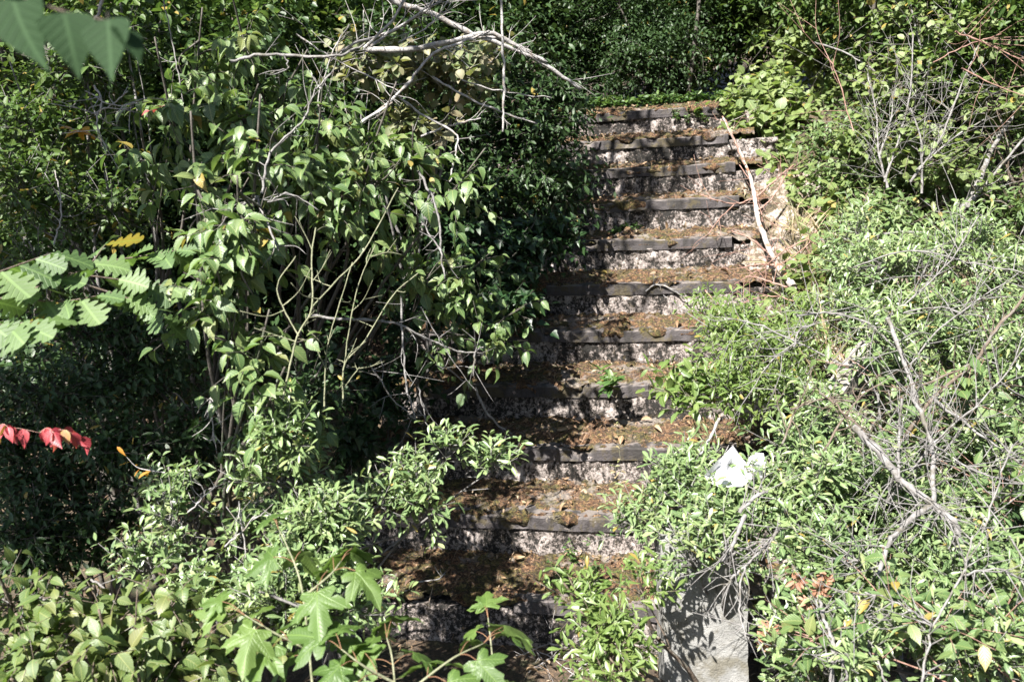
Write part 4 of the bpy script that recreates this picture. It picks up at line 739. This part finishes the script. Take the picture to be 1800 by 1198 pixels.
branch('pale bent stick crossing the end of the lower steps beside the white scraps', [([(1265, 735, 2.85), (1245, 775, 2.8), (1230, 800, 2.75)], .005, .004)], n=2, ln=.05)
branch('thick leaning grey branch crossing the bare shrub at the edge', [([(1690, 370, 4.4), (1720, 320, 4.45), (1740, 270, 4.5), (1770, 220, 4.55), (1810, 160, 4.6), (1850, 100, 4.6)], .014, .009), ([(1700, 365, 4.4), (1760, 290, 4.4), (1830, 210, 4.4)], .008, .005), ([(1765, 225, 4.55), (1745, 180, 4.55), (1700, 130, 4.6)], .005, .003)], bark='grey', n=14, ln=.35, tr=.0025)
shr = [
 ('bare grey shrub with many upright stems above the big privet', [([(1560, 330, 4.50), (1545, 270, 4.50), (1540, 200, 4.54), (1525, 130, 4.59)], .006, .003), ([(1545, 275, 4.50), (1565, 215, 4.50), (1570, 160, 4.50)], .005, .003), ([(1555, 320, 4.50), (1580, 240, 4.50), (1600, 160, 4.50), (1605, 60, 4.50)], .006, .003), ([(1620, 340, 4.41), (1620, 250, 4.41), (1600, 190, 4.41)], .006, .003), ([(1600, 320, 4.41), (1650, 250, 4.41), (1690, 150, 4.41), (1720, 80, 4.41)], .006, .003), ([(1610, 300, 4.41), (1680, 240, 4.41), (1730, 210, 4.41)], .005, .003)], 'grey', 32, .34),
 ('tall thin grey stems bending up beyond the bare shrub', [([(1640, 150, 4.86), (1620, 90, 4.86), (1605, 30, 4.86), (1590, -40, 4.86)], .006, .004), ([(1670, 130, 4.95), (1672, 60, 4.95), (1668, -30, 4.95)], .010, .008), ([(1430, 75, 5.04), (1480, 90, 5.04), (1530, 120, 4.95), (1580, 160, 4.86)], .006, .003), ([(1620, 140, 4.77), (1650, 100, 4.77), (1690, 50, 4.77)], .004, .002)], 'grey', 22, .3),
 ('long reddish twigs arching across the upper corner', [([(1680, 55, 4.32), (1740, 80, 4.32), (1800, 110, 4.32), (1850, 150, 4.32)], .005, .003), ([(1640, 110, 4.32), (1700, 80, 4.32), (1760, 60, 4.32)], .003, .002), ([(1690, 120, 4.23), (1750, 150, 4.23), (1820, 175, 4.23)], .004, .002), ([(1500, 230, 4.41), (1470, 130, 4.41), (1455, 100, 4.41)], .003, .002)], 'red', 11, .3),
 ('long grey limb curving up through the privet to the picture edge', [([(1560, 810, 2.60), (1640, 700, 2.70), (1710, 640, 2.79), (1750, 580, 2.79), (1800, 520, 2.79), (1860, 420, 2.79)], .0065, .004), ([(1705, 640, 2.79), (1640, 670, 2.79), (1580, 690, 2.84)], .004, .003), ([(1705, 645, 2.79), (1680, 700, 2.74), (1640, 760, 2.70)], .004, .002), ([(1700, 650, 2.79), (1695, 720, 2.74)], .003, .002)], 'brown', 17, .2),
 ('thick forked grey bough lying across the privet', [([(1500, 750, 2.51), (1550, 800, 2.46), (1590, 850, 2.42), (1640, 885, 2.37), (1680, 920, 2.33), (1683, 960, 2.33)], .011, .007), ([(1640, 885, 2.37), (1590, 920, 2.33), (1560, 960, 2.28), (1545, 1010, 2.23)], .009, .005), ([(1640, 885, 2.37), (1640, 800, 2.42), (1625, 740, 2.46), (1600, 690, 2.51)], .007, .005), ([(1580, 840, 2.42), (1580, 780, 2.46), (1585, 700, 2.51)], .004, .003), ([(1555, 980, 2.28), (1500, 985, 2.28), (1480, 988, 2.28)], .003, .002)], 'grey', 44, .14),
 ('grey dead boughs crossing in front of the upper privet', [([(1560, 560, 2.88), (1590, 640, 2.79), (1610, 700, 2.74), (1640, 800, 2.70)], .007, .005), ([(1400, 555, 2.98), (1460, 550, 2.98), (1530, 570, 2.93), (1560, 600, 2.88)], .004, .003), ([(1395, 610, 2.88), (1405, 580, 2.93), (1440, 565, 2.98)], .003, .002), ([(1640, 700, 2.70), (1720, 760, 2.65), (1800, 820, 2.60)], .005, .003)], 'grey', 27, .2),
 ('dark thin twigs tangled in front of the timber rail', [([(1440, 690, 2.60), (1480, 720, 2.56), (1540, 780, 2.51)], .004, .003), ([(1390, 720, 2.60), (1450, 700, 2.60), (1500, 705, 2.60)], .003, .002), ([(1375, 780, 2.56), (1400, 720, 2.60), (1430, 700, 2.60)], .003, .002), ([(1440, 800, 2.51), (1520, 690, 2.60), (1600, 680, 2.60)], .003, .002)], 'brown', 12, .12),
 ('grey stem standing in the low privet beside the brown flower heads', [([(1460, 1220, 2.05), (1465, 1130, 2.09), (1450, 1090, 2.14), (1440, 1055, 2.19)], .005, .004), ([(1465, 1130, 2.09), (1485, 1170, 2.05), (1490, 1210, 2.05)], .004, .003), ([(1500, 1050, 2.19), (1540, 1150, 2.09), (1560, 1220, 2.05)], .003, .002)], 'grey', 20, .12),
 ('dark twigs hanging in the shadow beside the concrete post', [([(1370, 930, 2.33), (1330, 975, 2.33), (1290, 1010, 2.33), (1280, 1030, 2.33)], .004, .003), ([(1310, 990, 2.33), (1300, 1060, 2.28), (1310, 1120, 2.23)], .003, .002), ([(1310, 905, 2.37), (1290, 950, 2.33), (1270, 985, 2.33)], .006, .004), ([(1300, 900, 2.37), (1330, 870, 2.37), (1350, 865, 2.37)], .005, .004)], 'grey', 23, .1),
 ('fine grey twig tangle in front of the upper privet below the leaning grey branch', [([(1480, 640, 2.95), (1560, 560, 3.0), (1660, 470, 3.05), (1720, 380, 3.1)], .003, .002), ([(1560, 560, 3.0), (1640, 540, 3.0), (1740, 560, 2.95)], .003, .002), ([(1600, 640, 2.9), (1660, 570, 2.95), (1790, 480, 3.0)], .003, .002), ([(1500, 470, 3.3), (1600, 440, 3.2), (1700, 460, 3.1), (1800, 480, 3.0)], .003, .002)], 'grey', 26, .2),
 ('fine grey twig tangle in front of the privet at the middle of the edge', [([(1560, 880, 2.5), (1640, 780, 2.55), (1730, 700, 2.6), (1810, 600, 2.6)], .003, .002), ([(1640, 780, 2.55), (1700, 820, 2.5), (1790, 850, 2.5)], .003, .002), ([(1720, 960, 2.35), (1745, 880, 2.4), (1780, 780, 2.45)], .003, .002)], 'grey', 26, .18),
 ('grey dead twigs low in front of the nearest privet', [([(1620, 1200, 2.0), (1640, 1100, 2.05), (1690, 1010, 2.1), (1710, 940, 2.15)], .003, .002), ([(1640, 1100, 2.05), (1580, 1060, 2.1), (1520, 1040, 2.1)], .0025, .0015), ([(1690, 1010, 2.1), (1760, 1000, 2.1), (1810, 1030, 2.1)], .0025, .0015)], 'grey', 22, .14),
 ('dead twig sticking out over the yellow green privet beside the middle steps', [([(1480, 640, 3.0), (1400, 600, 3.05), (1330, 570, 3.1), (1280, 560, 3.15)], .003, .002), ([(1400, 600, 3.05), (1350, 640, 3.0), (1320, 690, 2.95)], .0025, .0015)], 'grey', 16, .14),
]
for lab, paths, bk, n, ln in shr: branch(lab, paths, bark=bk, n=n, ln=ln, tr=.0018)
def low(pl): return [(x, y, dep(on_tread(x, y, -1, .015))) for x, y in pl]
branch('brushwood of thin dead twigs on the ground in front of the lowest step', [(low([(930, 1180), (980, 1150), (1050, 1145), (1120, 1160)]), .003, .002), (low([(1000, 1190), (1040, 1160), (1090, 1130)]), .003, .002), (low([(900, 1130), (960, 1150), (1010, 1185)]), .0025, .0015), (low([(1080, 1190), (1110, 1165), (1150, 1150)]), .0025, .0015)], n=22, ln=.12, tr=.0016)
# ---------------------------------------------------------------- brown flower heads, weeds, grass, litter
rg = seed('heads'); o = empty('flower_stalk', at(1440, 1200, 2.3), 'withered plant with brown dried flower heads in the low privet', 'plant'); tw = MB()
for px, py in ((1400, 1020), (1440, 1035), (1420, 1060), (1355, 1105), (1390, 1100), (1350, 1125), (1345, 1130), (1450, 1020)):
    p = at(px, py, 2.25); tube(tw, smooth_path([at(1440, 1220, 2.3), (at(1440, 1220, 2.3)+p)/2+rg.standard_normal(3)*.02, p], 5), .0018, .0012, 4)
    n = 26; lf = MB(); u = nrm(rg.standard_normal((n, 3))); leaves(lf, p+u*.006, u+.3*rg.standard_normal((n, 3)), np.tile(-FW, (n, 1))+.5*rg.standard_normal((n, 3)), .022*(.6+.7*rg.random(n)), 'oblong', rg, .6, .5); lf.build('flower_head', LM['dried'], o)
tw.build('stalks', BM['green'], o)
def tufts(name, label, cat, spots, n, L, mat, spread, kind=None):
    rng = seed(label); mb = MB()
    for (px, py, d) in spots:
        c = at(px, py, d); gz = None
        m_ = n; P = c + np.stack([rng.normal(0, spread, m_), rng.normal(0, spread, m_), rng.normal(0, spread*.25, m_)], -1)
        A = np.stack([rng.normal(0, .6, m_), rng.normal(0, .6, m_), np.abs(rng.normal(.7, .4, m_))], -1)
        leaves(mb, P, A, rng.standard_normal((m_, 3)), L*(.4+rng.random(m_)), 'blade', rng, .9, .1, .3)
    o = mb.build(name, LM[mat]); return tag(o, label, cat, kind=kind)
tufts('dry_grass', 'straw coloured dead grass spilling over the bank beside the rubble', 'grass', [(1400, 400, 4.75), (1440, 420, 4.6), (1460, 460, 4.5), (1420, 470, 4.5), (1480, 510, 4.3), (1440, 520, 4.3), (1500, 440, 4.5), (1520, 480, 4.3), (1450, 560, 4.0), (1430, 640, 3.5), (1480, 620, 3.6)], 48, .20, 'straw', .07, 'stuff')
def weeds(label, spots, L, n, mat='weed', kind='oblong', name='weed', cat='weed', h=.07):
    rng = seed(label); o = None; tw, lf = MB(), MB()
    for px, py, d in spots:
        c = at(px, py, d)
        if o is None: o = empty(name, c, label, cat, 'weeds on the steps')
        for _ in range(n):
            t = c + np.array([rng.normal(0, .025), rng.normal(0, .025), h*(.5+rng.random())]); P = smooth_path([c, (c+t)/2+rng.standard_normal(3)*.006, t], 4); tube(tw, P, .0009, .0005, 4)
            for i in range(1, len(P)):
                m_ = 3; leaves(lf, np.tile(P[i], (m_, 1)), np.stack([rng.normal(0, 1, m_), rng.normal(0, 1, m_), rng.normal(.2, .3, m_)], -1), np.tile([0, 0, 1.], (m_, 1))+.4*rng.standard_normal((m_, 3)), L*(.5+rng.random(m_)), kind, rng)
    tw.build('stems', BM['green'], o); lf.build('foliage', LM[mat], o)
weeds('fine green weeds in the shade beside the lowest step', [(780, 1060, dep(on_tread(780, 1060, -1))), (800, 1080, dep(on_tread(800, 1080, -1))), (830, 1085, dep(on_tread(830, 1085, -1))), (850, 1060, dep(on_tread(850, 1060, -1))), (740, 1075, dep(on_tread(740, 1075, -1))), (880, 1090, dep(on_tread(880, 1090, -1))), (920, 1070, dep(on_tread(920, 1070, -1))), (930, 1090, dep(on_tread(930, 1090, -1))), (700, 1080, dep(on_tread(700, 1080, -1)))], .014, 14)
weeds('broad leaved seedling on the edge of the fourth step up', [(1068, 690, dep(on_tread(1068, 690, 3)))], .05, 3)
weeds('small seedlings at the back of the third tread from the top', [(1110, 281, dep(on_tread(1110, 281, 8))), (1170, 283, dep(on_tread(1170, 283, 8))), (1200, 280, dep(on_tread(1200, 280, 8))), (1140, 283, dep(on_tread(1140, 283, 8))), (1060, 284, dep(on_tread(1060, 284, 8))), (1225, 280, dep(on_tread(1225, 280, 8))), (1250, 277, dep(on_tread(1250, 277, 8)))], .026, 2, h=.035)
weeds('small yellow green seedling at the foot of the fourth riser from the top', [(1082, 410, dep(on_tread(1082, 410, 6))), (1110, 405, dep(on_tread(1110, 405, 6))), (1130, 402, dep(on_tread(1130, 402, 6)))], .03, 2, h=.03)
weeds('ivy seedlings at the foot of the sixth riser from the bottom', [(985, 548, dep(on_tread(985, 548, 4))), (1010, 546, dep(on_tread(1010, 546, 4))), (1035, 545, dep(on_tread(1035, 545, 4))), (940, 560, dep(on_tread(940, 560, 4)))], .03, 2, kind='ivy', mat='wood', h=.04)
weeds('green fringe of weeds along the back of the top step', [(x, 190-(x-1050)*.05, 6.5) for x in range(1035, 1290, 17)], .035, 5, h=.05)
weeds('thin weeds hanging on the top riser', [(1190, 212, dep(on_riser(1190, 212, 10))), (1210, 215, dep(on_riser(1210, 215, 10))), (1225, 208, dep(on_riser(1225, 208, 10))), (1240, 215, dep(on_riser(1240, 215, 10)))], .02, 3, mat='weed')
weeds('sparse weeds growing on the lowest mossy tread', [(985, 1020, dep(on_tread(985, 1020, 0))), (1000, 1035, dep(on_tread(1000, 1035, 0))), (1040, 1010, dep(on_tread(1040, 1010, 0))), (1045, 1030, dep(on_tread(1045, 1030, 0))), (990, 880, dep(on_tread(990, 880, 0))), (1010, 990, dep(on_tread(1010, 990, 0)))], .014, 5, h=.06)
weeds('tall thin grass stalk rising from the second tread from the bottom', [(1090, 905, dep(on_tread(1090, 905, 1))), (1092, 900, dep(on_tread(1092, 900, 1)))], .02, 1, mat='straw', h=.3)
rg = seed('litter'); mb = MB()
for k in range(-1, 11):
    n = 420 if k < 4 else 170
    x = rg.uniform(SL, .12, n); y = (k+rg.random(n)**.6)*T if k >= 0 else rg.uniform(-.5, 0, n); z = np.full(n, k*RS+.014 if k >= 0 else -.2)
    if k < 0: z = np.array([ground_z(a, b)+.012 for a, b in zip(x, y)])
    else: z += .022*np.clip((y-k*T-.03)/.09, 0, 1)
    A = np.stack([rg.normal(0, 1, n), rg.normal(0, 1, n), rg.normal(0, .25, n)], -1); N = np.array([0, 0, 1.])+.5*rg.standard_normal((n, 3))
    leaves(mb, np.stack([x, y, z], -1), A, N, .018*(.3+1.3*rg.random(n)**2), 'oblong', rg, .5, .4)
    n = 26; x = rg.uniform(SL, .12, n); y = (max(k, -.8)+.1+.85*rg.random(n))*T; z = np.full(n, max(k*RS, -.2)+.034)
    A = np.stack([rg.normal(0, 1, n), rg.normal(0, 1, n), rg.normal(0, .3, n)], -1); leaves(mb, np.stack([x, y, z], -1), A, np.array([0, 0, 1.])+.6*rg.standard_normal((n, 3)), .03+.03*rg.random(n), 'oblong', rg, .9, .7)
    n = 90 if k < 4 else 30
    x = rg.uniform(SL, .12, n); y = (max(k, -.8)+rg.random(n))*T; z = np.full(n, max(k*RS, -.2)+.028)
    A = np.stack([rg.normal(0, 1, n), rg.normal(0, .7, n), rg.normal(0, .12, n)], -1); leaves(mb, np.stack([x, y, z], -1), A, np.tile([0, 0, 1.], (n, 1)), .07*(.3+rg.random(n)), 'blade', rg, .1, .1)
tag(mb.build('leaf_litter', LM['litter']), 'brown leaf litter and needles scattered over the mossy treads', 'litter', kind='stuff')
